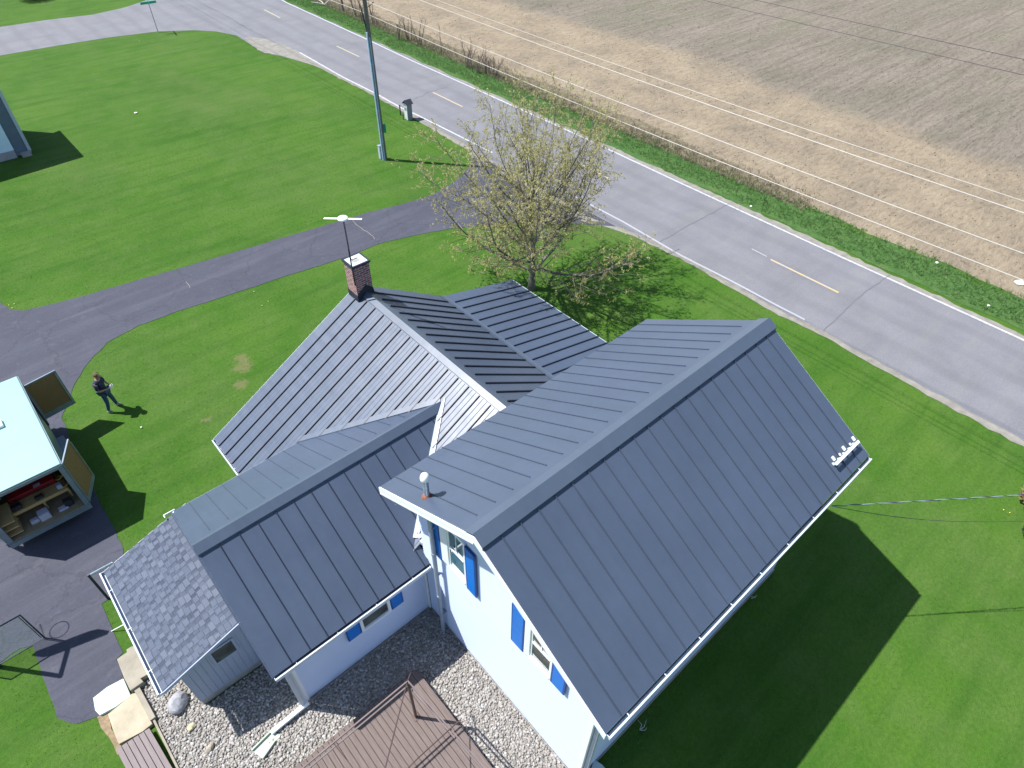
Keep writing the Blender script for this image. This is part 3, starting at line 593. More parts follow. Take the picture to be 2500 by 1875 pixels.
# windows and shutters on the tall gable
def window_x(y0, y1, z0, z1, x, par, cas=(.10, .10), glass='glass'):     # y0>y1 ; face towards -x
    fr = MB(); o = x-.035
    fr.b2((x-.05, y0, z0-.09), (x+.01, y0-cas[0], z1+.08)); fr.b2((x-.05, y1+cas[1], z0-.09), (x+.01, y1, z1+.08))
    fr.b2((x-.05, y0-cas[0], z1), (x+.01, y1+cas[1], z1+.08)); fr.b2((x-.062, y0-cas[0], z0-.09), (x+.01, y1+cas[1], z0))
    f = fr.build('window', M['trim'], par)
    a, b = y0-cas[0], y1+cas[1]; zm = (z0+z1)/2+.02
    MB().b2((x+.004, a, z0), (x-.006, b, z1)).build('pane', M[glass], f)
    s = MB(); s.b2((x-.024, a, z0), (x-.008, a-.05, z1)); s.b2((x-.024, b+.05, z0), (x-.008, b, z1)); s.b2((x-.034, a-.05, zm-.03), (x-.008, b+.05, zm+.03)); s.b2((x-.024, a-.05, z0), (x-.008, b+.05, z0+.05)); s.b2((x-.024, a-.05, z1-.05), (x-.008, b+.05, z1))
    s.b2((x-.022, (a+b)/2-.01, zm+.03), (x-.0085, (a+b)/2+.01, z1-.05)); s.build('sash', M['trim'], f)
    return f
def shutter_x(y0, y1, z0, z1, x, par):
    s = MB(); s.b2((x-.052, y0, z0), (x-.012, y1, z1)); o = s.build('shutter', M['blue_edge'], par)
    t = MB(); e = .035; zm = z0+(z1-z0)*.47
    t.b2((x-.0545, y0-e, z0+e), (x-.05, y1+e, zm-.01)); t.b2((x-.0545, y0-e, zm+.01), (x-.05, y1+e, z1-e)); t.build('shutter_panel', M['blue'], o); return o
W1 = window_x(1.90, 1.0, 3.98, 5.55, XG-.032, H, (.26, .04)); shutter_x(2.27, 1.92, 3.78, 5.6, XG-.032, H); shutter_x(.99, .66, 3.83, 5.55, XG-.032, H)
W2 = window_x(-.90, -1.70, 3.85, 5.2, XG-.032, H, (.16, .03), 'glass_dark'); shutter_x(-.50, -.88, 3.70, 5.3, XG-.032, H); shutter_x(-1.71, -2.09, 3.78, 5.15, XG-.032, H)
# window and shutters on the low wall
yw = 2.902
f = MB(); f.b2((-1.5, yw+.01, 1.40), (-1.42, yw-.05, 2.5)); f.b2((-.70, yw+.01, 1.40), (-.62, yw-.05, 2.5)); f.b2((-1.42, yw+.01, 1.40), (-.70, yw-.06, 1.47)); f.b2((-1.42, yw+.01, 2.44), (-.70, yw-.05, 2.5))
f = f.build('window', M['trim'], H); MB().b2((-1.42, yw-.004, 1.47), (-.70, yw-.014, 2.44)).build('pane', M['glass_dark'], f)
MB().b2((-1.42, yw-.016, 1.90), (-.70, yw-.032, 1.95)).build('sash', M['shade_trim'], f); MB().b2((-1.42, yw-.016, 1.47), (-.70, yw-.03, 1.51)).build('sash', M['shade_trim'], f)
for a, b in ((-1.89, -1.51), (-.61, -.25)):
    o = MB().b2((a, yw-.008, 1.42), (b, yw-.05, 2.5)).build('shutter', M['blue_edge'], H); MB().b2((a+.03, yw-.049, 1.45), (b-.03, yw-.054, 2.45)).build('shutter_panel', M['blue'], o)
# downspouts
mb = MB(); x, y = .40, 2.13; mb.tube([(x, y, .0), (x, y, 5.95)], .055, 10); mb.tube([(x, y, 1.9), (x, y, 1.99)], .066, 10); mb.tube([(x, y, 3.9), (x, y, 3.99)], .066, 10); mb.tube([(x, y, .0), (x-.05, y, .05)], .07, 10)
for z in (1.0, 3.0, 5.0): mb.b2((x, y-.07, z), (XG-.02, y+.07, z+.03))
mb.build('vent_stack', M['pipe'], H, smooth=False)
mb = MB(); mb.b2((-3.50, 2.80, .18), (-3.40, 2.90, ZWR-.1)); mb.b2((-3.395, 2.81, .18), (-3.335, 2.89, ZWR-.12)); mb.build('downspout', M['shade_trim'], H)
mb = MB(); a = V((-3.42, 2.80, .15)); b = V((-4.35, 2.79, .09)); mb.beam(a, b, .10, .08); mb.box(a+V((.03, .02, .05)), (.13, .13, .12)); mb.build('downspout_extension', M['trim'], H)
mb = MB(); mb.b2((XG+.05, -YB-.14, .1), (XG+.13, -YB-.05, ZE-.2)); mb.build('downspout', M['shade_trim'], H)
mb = MB(); q = G(1748, 1395, 3.3); mb.box((q.x, -YB-.09, 3.2), (.30, .14, .4)); mb.build('meter_box', M['shade_trim'], H)
mb = MB(); mb.box((2.45, -YB-.09, 4.35), (1.1, .06, .9)); mb.build('window', M['glass_dark'], H)
# eave return of the tall block beside the low roof
mb = MB(); q = onplane(1012, 1318, V((0, YWR, ZWR)), nWR); mb.box(q+V((.14, .0, .05)), (.10, .2, .10), rz=.0); mb.build('eave_return', M['white'], H)
mb = MB(); mb.box(q+V((.12, -.20, .04)), (.14, .10, .10)); mb.build('eave_return', M['shade_trim'], H)
# pipe vent through the roof
pv = onplane(1043, 1212, V((0, 0, ZR)), nL)
vp = MB().lathe(pv-V((0, 0, .05)), [(.062, 0), (.062, .62)], 16).build('vent_pipe', M['galv'], H, smooth=False)
MB().lathe(pv+V((0, 0, .55)), [(.085, 0), (.10, .02), (.10, .06), (.095, .10), (.07, .155), (.03, .18), (.001, .185)], 18).build('vent_cap', M['ant'], vp, smooth=True)
MB().lathe(pv-V((0, 0, .06)), [(.13, 0), (.12, .06), (.085, .10), (.07, .15)], 16).build('vent_boot', M['rust'], vp, smooth=True)
# snow guard rail
A = onplane(2041, 1133, V((0, 0, ZR))+nR*.14, nR); B = onplane(2097, 1077, V((0, 0, ZR))+nR*.14, nR)
mb = MB(); mb.beam(A, B, .065, .03, nR, -.02); 
dn = (V((0, -MW, ZE))-V((0, 0, ZR))).normalized()
for k in (.06, .5, .93):
    q = A.lerp(B, k); mb.box(q-dn*.12-nR*.02, (.07, .10, .025), ax=(V((1, 0, 0)), dn, nR)); mb.box(q-nR*.07, (.03, .06, .13), ax=(V((1, 0, 0)), dn, nR))
for k in (.27, .72): q = A.lerp(B, k); mb.box(q-dn*.09, (.035, .06, .03), ax=(V((1, 0, 0)), dn, nR)); mb.box(q-nR*.07, (.03, .04, .13), ax=(V((1, 0, 0)), dn, nR))
mb.build('snow_guard', M['trim'], mr)
# chimney
cx0, cx1, cy0, cy1, cz = 3.70, 4.26, 10.36, 10.90, 6.18
ch = MB().b2((cx0, cy0, 4.3), (cx1, cy1, cz)).build('chimney', M['brick'], H)
mb = MB(); t = .05
mb.b2((cx0-.04, cy0-.04, cz-.02), (cx1+.04, cy0+t-.04, cz+.045)); mb.b2((cx0-.04, cy1-t+.04, cz-.02), (cx1+.04, cy1+.04, cz+.045)); mb.b2((cx0-.04, cy0+.01, cz-.02), (cx0+.01, cy1-.01, cz+.045)); mb.b2((cx1-.01, cy0+.01, cz-.02), (cx1+.04, cy1-.01, cz+.045)); mb.build('chimney_band', M['dark'], ch)
mb = MB(); mx, my = (cx0+cx1)/2, (cy0+cy1)/2; mb.b2((cx0+.012, cy0+.012, cz), (cx1-.012, my-.11, cz+.03)); mb.b2((cx0+.012, my+.11, cz), (cx1-.012, cy1-.012, cz+.03)); mb.b2((cx0+.012, my-.109, cz), (mx-.11, my+.109, cz+.03)); mb.b2((mx+.11, my-.109, cz), (cx1-.012, my+.109, cz+.03)); mb.build('chimney_crown', M['pale'], ch)
MB().b2((mx-.108, my-.108, cz-.01), (mx+.108, my+.108, cz+.004)).build('flue', M['concrete'], ch)
mb = MB()   # stepped black base flashing following the ridge
for yy, dd in ((cy0, -.006), (cy1, .006)):
    mb.prism([(cx0-.01, yy, 4.8), (cx1+.01, yy, 4.8), (cx1+.01, yy, 5.22), (XT, yy, 5.42), (cx0-.01, yy, 5.18)], (0, dd*3, 0))
mb.prism([(cx0, cy0-.02, 4.7), (cx0, cy1+.02, 4.7), (cx0, cy1+.02, 5.14), (cx0, cy0-.02, 5.14)], (-.02, 0, 0)); mb.prism([(cx1, cy0-.02, 4.7), (cx1, cy1+.02, 4.7), (cx1, cy1+.02, 5.14), (cx1, cy0-.02, 5.14)], (.02, 0, 0)); mb.build('chimney_flashing', M['dark'], ch)
# lean-to
XS0, XS1, ZS0, ZS1, YS0, YS1 = -5.70, -3.33, 2.16, 2.92, 4.26, 8.22
gS = (2.82-2.16)/(5.69-3.65)
ls = MB(); pl = [(XS0, YS0, ZS0), (XS1, YS0, ZS0+(XS1-XS0)*gS), (XS1, YS1, ZS0+(XS1-XS0)*gS), (XS0, YS1, ZS0)]; nS = V((-gS, 0, 1)).normalized(); ls.prism(pl, -nS*.05)
lr = ls.build('roof', M['shingle'], H); lr['label'] = 'grey asphalt shingle lean-to roof'
rows = MB(); 
k = 0; x = XS0
while x < XS1-.1:                         # laminated shingle tabs as thin raised plates
    y = YS0+random.uniform(0, .1)
    while y < YS1-.05:
        wd = random.uniform(.10, .24); y2 = min(y+wd, YS1)
        a = V((x+.003, y, ZS0+(x-XS0)*gS)); rows.prism([a, a+V((0, y2-y, 0)), a+V((.125, y2-y, .125*gS)), a+V((.125, 0, .125*gS))], nS*.007)
        y = y2+random.uniform(.07, .16)
    x += .14; k += 1
M['tab'] = m_island('shingle_tabs', [(0, (.086, .102, .140)), (.5, (.098, .115, .155)), (1, (.115, .132, .172))], .9, .25, 40); rows.build('shingle_tabs', M['tab'], lr)
gutter((XS0+.0, YS0-.0, ZS0-.03), (XS0, YS1+.02, ZS0-.03), (-1, 0, 0), H, d=.12)
rake((XS0, YS0, ZS0), (XS1, YS0, ZS0+(XS1-XS0)*gS), H, out=(0, -1, 0), o_=.003, h=.10, m='shed', dz=-.01); rake((XS0, YS1, ZS0), (XS1, YS1, ZS0+(XS1-XS0)*gS), H, out=(0, 1, 0), o_=.003, h=.10)
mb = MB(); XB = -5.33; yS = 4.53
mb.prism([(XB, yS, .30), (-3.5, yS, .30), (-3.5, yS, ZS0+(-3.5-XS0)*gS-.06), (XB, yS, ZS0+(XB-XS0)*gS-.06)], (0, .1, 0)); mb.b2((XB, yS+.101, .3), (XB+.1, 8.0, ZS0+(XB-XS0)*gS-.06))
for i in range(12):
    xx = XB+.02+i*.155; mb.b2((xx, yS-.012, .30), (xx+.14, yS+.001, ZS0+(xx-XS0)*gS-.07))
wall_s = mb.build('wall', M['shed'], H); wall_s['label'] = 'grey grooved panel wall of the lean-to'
MB().b2((XB+.02, yS+.02, 0), (-3.5, yS+.09, .299)).b2((XB+.02, yS+.091, 0), (XB+.09, 7.98, .299)).build('foundation', M['concrete'], H)
f = MB(); a, b, z0, z1 = -4.62, -4.00, 1.36, 2.02; y = yS-.012
f.b2((a, y, z0), (b, y-.025, z0+.07)); f.b2((a, y, z1-.07), (b, y-.025, z1)); f.b2((a, y, z0+.07), (a+.06, y-.025, z1-.07)); f.b2((b-.06, y, z0+.07), (b, y-.025, z1-.07)); f = f.build('window', M['shed'], H)
MB().b2((a+.06, y-.003, z0+.07), (b-.06, y-.012, z1-.07)).build('pane', M['glass_dark'], f)

# ---- antenna
a0 = G(857, 652, cz-.05); a0 = V((cx0-.05, cy0-.06, 5.75)); top = a0+V((0, 0, 1.0))
hh = 0
T = V((cx0-.05, cy0-.06, 7.86))
an = empty('tv_antenna', (a0.x, a0.y, 5.7), 'white disc antenna with two flat arms on a black mast at the chimney', 'antenna')
MB().tube([(a0.x, a0.y, 5.6), (a0.x, a0.y, 6.9)], .022, 8).tube([(a0.x, a0.y, 6.8), T], .013, 8).build('mast', M['dark'], an)
MB().tube([(a0.x+.09, a0.y+.02, 6.21), (a0.x+.02, a0.y, 6.6), (T.x+.03, T.y, 7.8)], .006, 6).build('cable', M['dark'], an)
MB().lathe(T, [(.06, -.02), (.14, 0), (.155, .03), (.14, .06), (.08, .085), (.001, .09)], 24).build('disc', M['ant'], an, smooth=True)
mb = MB()
for s in (-1, 1): mb.box(T+r0*(s*.33)+V((0, 0, .02)), (.42, .075, .022), ax=(r0, r0.cross(V((0, 0, 1))), V((0, 0, 1))))
mb.build('antenna_arms', M['ant'], an, bevel=.008)

# ================================================================== neighbour's building
nb = empty('neighbour_house', (-4, 45, 0), 'pale blue grey sided house at the left edge of the lawn', 'house')
q = V((-.16, 41.35, 0)); 
MB().b2((-9, q.y, .45), (-.92, q.y+.15, 4.6)).build('wall', simple('pale_siding', (.62, .78, .92), .6, var=.04), nb)
MB().b2((-9, q.y-.01, 0), (-.93, q.y+.13, .449)).build('foundation', simple('neighbour_foundation', (.33, .33, .36), .9), nb)
MB().b2((-.919, q.y+.06, .25), (-.27, q.y+.2, 4.6)).build('corner_panel', simple('dark_corner_siding', (.11, .15, .21), .7), nb)
MB().b2((-.269, q.y+.02, .2), (-.10, q.y+.2, 4.6)).build('corner_board', M['shade_trim'], nb)
mb = MB(); mb.box((-.45, q.y-.12, .12), (.5, .35, .22)); mb.build('step', M['concrete'], nb)
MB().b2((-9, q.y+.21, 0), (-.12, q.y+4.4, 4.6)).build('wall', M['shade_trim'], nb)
MB().prism([(.1, q.y-.1, 4.55), (.1, q.y+4.7, 4.55), (-1.6, q.y+4.7, 5.5), (-9, q.y+4.7, 6.2), (-9, q.y-.1, 6.2)], (0, 0, .12)).build('roof', M['roof'], nb)

# ================================================================== lean-to surroundings
def slab(name, pts, h, m, label, cat, group=None, z0=0):
    P = [G(a, b, h) for a, b in pts]; o = MB().prism([(p.x, p.y, z0) for p in P], (0, 0, h-z0)).build(name, M[m], None, bevel=.012); return tag(o, label, cat, group)
slab('stone_step', [(308, 1586), (319, 1579), (345, 1570), (372, 1640), (343, 1656), (350, 1664), (318, 1686), (303, 1656), (285, 1609), (310, 1592)], .22, 'tan2', 'grey tan stone slab half under the white gutter', 'step')
slab('concrete_slab', [(227, 1704), (263, 1676), (301, 1656), (319, 1698), (283, 1725), (243, 1746), (232, 1734)], .09, 'pale', 'pale bluish white slab at the end of the driveway', 'slab')
slab('stone_step', [(263, 1743), (290, 1722), (321, 1694), (336, 1690), (372, 1767), (348, 1786), (290, 1817), (276, 1783)], .12, 'tan', 'yellowish tan slab between the white slab and the boardwalk', 'step')
mb = MB(); p0 = G(331, 1676, .14); p1 = G(373, 1755, .14); p2 = G(440, 1890, .14); mb.beam(p0-V((0, 0, .14)), p1-V((0, 0, .14)), .13, .15); mb.beam(p1-V((0, 0, .14)), p2-V((0, 0, .14))+(p2-p1)*.3, .05, .10)
tag(mb.build('garden_edging', M['tan2']), 'low stone edging along the left side of the pebble bed', 'edging')
bw = empty('boardwalk', G(330, 1850, 0), 'short walkway of weathered pinkish boards at the bottom left of the pebble bed', 'boardwalk')
A0 = G(282, 1830, .18); A1 = G(365, 1777, .18); D = (G(430, 1875, .18)-G(370, 1772, .18)).normalized()
U = (A1-A0); 
for i in range(6):
    a = A0+U*(i/6+.008); b = A0+U*((i+1)/6-.012); MB().prism([a, b, b+D*2.4, a+D*2.4], (0, 0, -.035)).build('board', M['board'], bw)
for kk in (.1, 1.2): MB().beam(A0+D*kk-V((0, 0, .12)), A1+D*kk-V((0, 0, .12)), .05, .08).build('joist', M['deck'], bw)
def rock(name, c, dim, m, label, seed=1, rz=0.0, sub=3, amp=.16):
    bm = bmesh.new(); bmesh.ops.create_icosphere(bm, subdivisions=sub, radius=1); rnd = random.Random(seed)
    ks = [(V((rnd.uniform(-1, 1), rnd.uniform(-1, 1), rnd.uniform(-1, 1))).normalized(), rnd.uniform(.72, .95)) for _ in range(14)]
    for v in bm.verts:
        for k, d in ks:
            t = v.co.dot(k)
            if t > d: v.co -= k*(t-d)
        v.co *= 1+rnd.uniform(-.015, .015)
        v.co = V((v.co.x*dim[0]/2, v.co.y*dim[1]/2, v.co.z*dim[2]/2))
    me = bpy.data.meshes.new(name); bm.to_mesh(me); bm.free(); me.materials.append(M[m]); o = bpy.data.objects.new(name, me); COL.objects.link(o); o.location = c; o.rotation_euler = (0, 0, rz); return tag(o, label, 'rock')
q = G(433, 1712, .18); rock('boulder', (q.x, q.y, .14), (.62, .46, .42), 'rock', 'grey layered boulder beside the lean-to wall', 3, .9)
M['yrock'] = simple('yellow_stone', (.62, .55, .30), .85, var=.12, scale=9, bump=.4); M['trock'] = simple('tan_stone', (.33, .29, .22), .85, var=.2, scale=9, bump=.5)
q = G(467, 1775, .05); rock('garden_stone', (q.x, q.y, .06), (.22, .17, .14), 'yrock', 'yellow stone lying on the pebbles', 5, .4, 2)
q = G(513, 1827, .05); rock('garden_stone', (q.x, q.y, .07), (.28, .15, .17), 'trock', 'brownish tan stone lying on the pebbles nearer the deck', 8, .5, 2)
# splash block
P = [G(*p, .1) for p in ((615, 1832), (661, 1786), (684, 1792), (682, 1799), (672, 1808), (641, 1852))]
M['sage'] = simple('sage_plastic', (.40, .46, .37), .7, var=.08)
sb = empty('splash_block', (P[0].x, P[0].y, 0), 'sage green splash block under the end of the white downspout', 'splash block')
MB().prism([(p.x, p.y, .045) for p in P], (0, 0, .02)).build('tray', M['sage'], sb)
mb = MB(); mb.beam((P[0].x, P[0].y, .05), (P[1].x, P[1].y, .05), .03, .08); mb.beam((P[5].x, P[5].y, .05), (P[4].x, P[4].y, .05), .03, .08); mb.build('side_lip', M['sage'], sb)
# steel frame by the drive
b = G(265, 1462); fr = empty('pipe_frame', (b.x, b.y, 0), 'galvanised pipe frame standing beside the shingled lean-to', 'frame')
MB().tube([(b.x, b.y, 0), (b.x, b.y, 1.33)], .035, 8).build('post', M['dark'], fr)
tp_ = V((b.x, b.y, 1.30)); e = G(272, 1374, 1.3); mb = MB(); mb.tube([tp_, e], .02, 8); mb.tube([tp_-V((0, .0, .06)), e-V((0, 0, .06))], .02, 8); mb.build('rail', M['galv'], fr)
MB().tube([(e.x, e.y, 0), (e.x, e.y, 1.3)], .025, 8).build('post', M['galv'], fr)
a = G(272, 1541, .03); b2 = G(309, 1521, .30); tag(MB().tube([a, b2], .012, 6).build('garden_stake', M['trim']), 'thin pale rod leaning on the grass beside the lean-to', 'stake')

# ================================================================== deck and canopy frame
dk = empty('deck', (-3, -1, 0), 'weathered wooden deck at the bottom of the picture', 'deck')
x = -.86; i = 0
while x > -5.6:
    MB().b2((x-.131, -3.9, .265), (x, 1.64, .30)).build('deck_board', M['deck'], dk) ; x -= .143; i += 1
MB().b2((-.858, -3.9, .03), (-.83, 1.66, .29)).b2((-5.6, 1.645, .03), (-.859, 1.67, .29)).build('rim_joist', M['deck'], dk)
gz = empty('canopy_frame', (-1.52, .70, .3), 'bare brown metal canopy frame standing on the deck', 'canopy frame')
c0 = V((-1.52, .72, 2.42)); MB().tube([(-1.52, .70, .3), (-1.52, .70, 2.42)], .04, 4).build('post', M['brown_metal'], gz); MB().b2((-1.6, .62, .3), (-1.44, .78, .315)).build('post_foot', M['brown_metal'], gz)
for px, py in ((-1.30, -2.5), (-5.2, .68)): MB().tube([(px, py, .3), (px, py, 2.42)], .04, 4).build('post', M['brown_metal'], gz)
mb = MB(); mb.beam(c0, (-5.2, .70, 2.42), .03, .04); mb.beam(c0-V((0, .0, .22)), (-5.2, .70, 2.2), .03, .03); mb.beam(c0+V((.02, 0, 0)), (-1.28, -2.5, 2.42), .03, .04); mb.beam(c0-V((0, 0, .2)), (-1.28, -2.5, 2.22), .03, .03)
mb.build('beam', M['lbrown'], gz)
cc = V((-3.3, -.95, 3.1)); mb = MB(); ov = c0+(c0-cc)*.12; mb.tube([ov+V((0, 0, -.12)), c0, c0.lerp(cc, .5), cc], .014, 6)
p = G(1112, 1768, 2.42); mb.tube([p+V((.15, -.0, 0)), p, p.lerp(cc, .5)+V((0, 0, .1)), cc], .014, 6); p = G(815, 1815, 2.42); mb.tube([p+V((0, .12, -.05)), p, cc], .012, 6); mb.build('roof_rib', M['brown_metal'], gz)

# ================================================================== work trailer
TX0, TX1, TY0, TY1, TZ0, TZ1 = -7.70, -5.47, 12.36, 17.22, .50, 2.47
tr_ = empty('work_trailer', ((TX0+TX1)/2, 14.8, 0), 'white roofed enclosed trailer parked on the drive with its doors open, loaded with tools', 'trailer')
M['troof'] = simple('trailer_white_roof', (.25, .44, .41), .5, var=.03, scale=.8); M['tside'] = simple('trailer_grey_side', (.14, .19, .22), .4, .2, var=.1); M['tframe'] = simple('trailer_grey_frame', (.20, .25, .29), .45, .3, var=.12)
M['ply'] = m_wood('plywood_lining', (.17, .09, .035), (.21, .12, .05), .3, 1, .05); M['tfloor'] = m_wood('trailer_floor', (.20, .16, .10), (.30, .25, .16), 0, 1, .1)
MB().b2((TX0, TY0, TZ1-.05), (TX1, TY1, TZ1)).build('roof', M['troof'], tr_, bevel=.03)
MB().b2((TX1-.01, TY0, TZ1-.14), (TX1+.025, TY1, TZ1-.04)).b2((TX0, TY0-.02, TZ1-.16), (TX1, TY0+.04, TZ1-.052)).build('roof_rail', M['tframe'], tr_)
dy0, dy1 = 15.85, 16.70
MB().b2((TX1-.03, TY0+.13, TZ0), (TX1, dy0, TZ1-.141)).b2((TX1-.03, dy1, TZ0), (TX1, TY1, TZ1-.141)).b2((TX1-.03, dy0, 2.25), (TX1, dy1, TZ1-.141)).b2((TX0, TY0+.13, TZ0), (TX0+.03, TY1, TZ1-.051)).b2((TX0+.031, TY1-.03, TZ0), (TX1-.031, TY1, TZ1-.051)).build('body', M['tside'], tr_)
MB().b2((TX0+.032, TY0+.14, TZ0+.05), (TX0+.045, TY1-.04, TZ1-.06)).b2((TX0+.046, TY1-.045, TZ0+.05), (TX1-.04, TY1-.032, TZ1-.06)).build('lining', M['ply'], tr_)
MB().b2((TX0+.031, TY0+.01, TZ0), (TX1-.031, TY1-.031, TZ0+.04)).build('floor', M['tfloor'], tr_)
MB().b2((TX0, TY0, TZ0-.12), (TX0+.13, TY0+.12, TZ1-.161)).b2((TX1-.13, TY0, TZ0-.12), (TX1, TY0+.12, TZ1-.161)).b2((TX0, TY0-.03, TZ0-.16), (TX1, TY0+.009, TZ0+.01)).build('rear_frame', M['tframe'], tr_)
MB().b2((TX0+.1, TY0+.02, .28), (TX0+.2, TY1, .499)).b2((TX1-.2, TY0+.02, .28), (TX1-.1, TY1, .499)).b2((-6.65, TY1, .3), (-6.5, TY1+1.3, .42)).build('chassis', M['dark'], tr_)
mb = MB(); mb.b2((TX1, 13.9, .72), (TX1+.22, 15.6, .76)); mb.b2((TX1+.19, 13.9, .55), (TX1+.22, 15.6, .72)); mb.build('fender', M['tframe'], tr_)
for yy in (14.3, 15.15):
    ww = MB().tube([(TX1+.02, yy, .33), (TX1+.2, yy, .33)], .33, 20).build('wheel', M['dark'], tr_); MB().tube([(TX1+.19, yy, .33), (TX1+.21, yy, .33)], .18, 14).build('rim', M['galv'], ww)
q = G(2, 1033, TZ1+.06); MB().box((q.x-.14, q.y, TZ1+.05), (.36, .36, .1)).build('roof_vent', M['ant'], tr_, bevel=.03)
def door(name, hinge, far, z0, z1, side):
    h = V(hinge); f = V(far); d = (f-h).normalized(); n = V((-d.y, d.x, 0))*side; L = (f-h).length; mid = (h+f)/2
    o = MB().box((mid.x, mid.y, (z0+z1)/2), (L, .04, z1-z0), ax=(d, n, V((0, 0, 1)))).build('door', M['tframe'], tr_)
    c = mid+n*.024
    M.setdefault('ply2', m_wood('door_plywood', (.19, .115, .045), (.26, .16, .065), .3, 1, .05))
    MB().box((c.x, c.y, (z0+z1)/2+.08), (L-.10, .008, z1-z0-.26), ax=(d, n, V((0, 0, 1)))).build('door_lining', M['ply2'], o)
    mb = MB(); g = h+n*.05+d*(L-.06); mb.box((g.x-.0, g.y, (z0+z1)/2), (.02, .02, z1-z0-.2), ax=(d, n, V((0, 0, 1)))); mb.build('lock_bar', M['galv'], o)
    return o
door('d', (TX1+.01, dy1+.01, 0), (-4.46, 16.88, 0), .80, 2.36, -1)
door('d', (TX1+.01, TY0+.02, 0), (-5.04, 13.30, 0), .56, 2.40, -1)
door('d', (TX0-.01, TY0+.02, 0), (-8.1, 13.2, 0), .56, 2.40, 1)
# load
M['redbox'] = simple('red_metal', (.30, .012, .018), .4, var=.15); M['box'] = simple('white_carton', (.42, .42, .55), .7, var=.1); M['pine'] = m_wood('pine_lumber', (.38, .26, .12), (.50, .36, .18), .1, 1, .2); M['blackp'] = simple('black_plastic', (.02, .02, .03), .5)
zf = TZ0+.04
bn = empty('workbench', (-6.7, 13.2, zf), 'pine workbench inside the trailer', 'bench')
MB().b2((-7.35, 12.95, zf+.42), (-5.75, 13.35, zf+.46)).build('bench_top', M['pine'], bn); MB().b2((-7.35, 12.93, zf+.34), (-5.75, 12.949, zf+.46)).build('bench_edge', M['pine'], bn)
for xx in (-7.3, -6.5, -5.8): MB().b2((xx, 12.97, zf), (xx+.06, 13.03, zf+.419)).build('leg', M['pine'], bn)
rb = empty('tool_chest', (-6.7, 13.6, zf), 'long red metal tool chest behind the bench in the trailer', 'tool chest')
MB().b2((-7.2, 13.38, zf), (-5.95, 13.72, zf+.62)).build('chest_body', M['redbox'], rb, bevel=.01); MB().b2((-6.5, 13.40, zf+.621), (-6.32, 13.52, zf+.63)).build('chest_label', M['box'], rb); MB().b2((-7.1, 13.36, zf+.5), (-6.1, 13.379, zf+.53)).build('handle', M['dark'], rb)
for (x0, y0, z0, dx, dy, dz, mm, lab) in ((-7.6, 13.7, zf+.5, .24, .26, .42, 'box', 'white carton on the left side of the trailer'), (-6.75, 12.55, zf, .28, .26, .26, 'box', 'pale carton on the trailer floor near the rear sill'), (-6.25, 12.58, zf, .26, .18, .05, 'box', 'flat white box near the right rear of the trailer'), (-7.0, 12.62, zf, .22, .14, .12, 'box', 'small white box on the left of the trailer floor'),
        (-5.98, 13.0, zf+.46, .14, .16, .16, 'box', 'small white box on the right end of the workbench'), (-6.6, 13.0, zf+.46, .22, .12, .09, 'blackp', 'black tool case on the workbench'), (-6.05, 12.62, zf+.0, .22, .2, .22, 'blackp', 'black crate on the right of the trailer floor'), (-7.2, 12.98, zf+.46, .24, .2, .14, 'blackp', 'black tool case on the left end of the workbench')):
    o = MB().b2((x0, y0, z0), (x0+dx, y0+dy, z0+dz)).b2((x0+.01, y0+.01, z0+dz), (x0+dx-.01, y0+dy-.01, z0+dz+.012)).build('carton' if mm == 'box' else 'tool_case', M[mm], None, bevel=.006); tag(o, lab, 'box' if mm == 'box' else 'tool case')
ld = empty('ladder', (-6.5, 14.2, zf), 'aluminium step ladder lying behind the red chest in the trailer', 'ladder')
mb = MB(); mb.beam((-6.9, 14.0, zf+.8), (-6.1, 14.0, zf+.8), .03, .06); mb.beam((-6.9, 14.3, zf+.8), (-6.1, 14.3, zf+.8), .03, .06); mb.build('rail', M['galv'], ld)
mb = MB(); [mb.b2((-6.85+k*.2, 14.01, zf+.81), (-6.82+k*.2, 14.29, zf+.83)) for k in range(4)]; mb.build('rung', M['galv'], ld)
MB().b2((-6.95, 13.95, zf), (-6.05, 14.35, zf+.79)).build('rack', M['blackp'], ld)
M['yel'] = simple('yellow_hose', (.45, .26, .05), .6, var=.2)
P = [V((-5.75+.12*math.cos(t*.5)*(1+.04*t % .3), 13.1+.16*math.sin(t*.5), zf+.25+.03*t)) for t in range(26)]; tag(MB().tube(P, .014, 6).build('hose', M['yel']), 'coiled yellow hose hanging at the right wall of the trailer', 'hose')
for k in range(3):
    mb = MB(); mb.b2((-7.62, 12.45+.0, zf+.62-.25*k), (-7.22, 13.3, zf+.65-.25*k)); tag(mb.build('plank', M['pine']), 'pine plank shelf %s the left wall of the trailer' % ('highest on', 'in the middle of', 'lowest on')[k], 'plank')

# ================================================================== person
def skin(name, verts, edges, radii, mat, parent, root=0, sub=2):
    me = bpy.data.meshes.new(name); me.from_pydata([tuple(v) for v in verts], edges, []); me.update()
    o = bpy.data.objects.new(name, me); COL.objects.link(o); me.materials.append(mat); o.parent = parent
    md = o.modifiers.new('skin', 'SKIN'); md.use_smooth_shade = True
    for i, sv in enumerate(me.skin_vertices[0].data):
        r = radii[i]; sv.radius = (r, r) if not hasattr(r, '__len__') else r; sv.use_root = (i == root)
    s = o.modifiers.new('sub', 'SUBSURF'); s.levels = sub; s.render_levels = sub
    return o
M['skin'] = simple('skin', (.42, .22, .16), .6, var=.05); M['shirt'] = simple('navy_shirt', (.022, .028, .060), .9, var=.3, scale=12); M['jeans'] = simple('blue_jeans', (.035, .075, .13), .9, var=.3, scale=12); M['hair'] = simple('brown_hair', (.10, .055, .025), .8, var=.3, scale=40); M['shoe'] = simple('grey_shoes', (.16, .19, .24), .8)
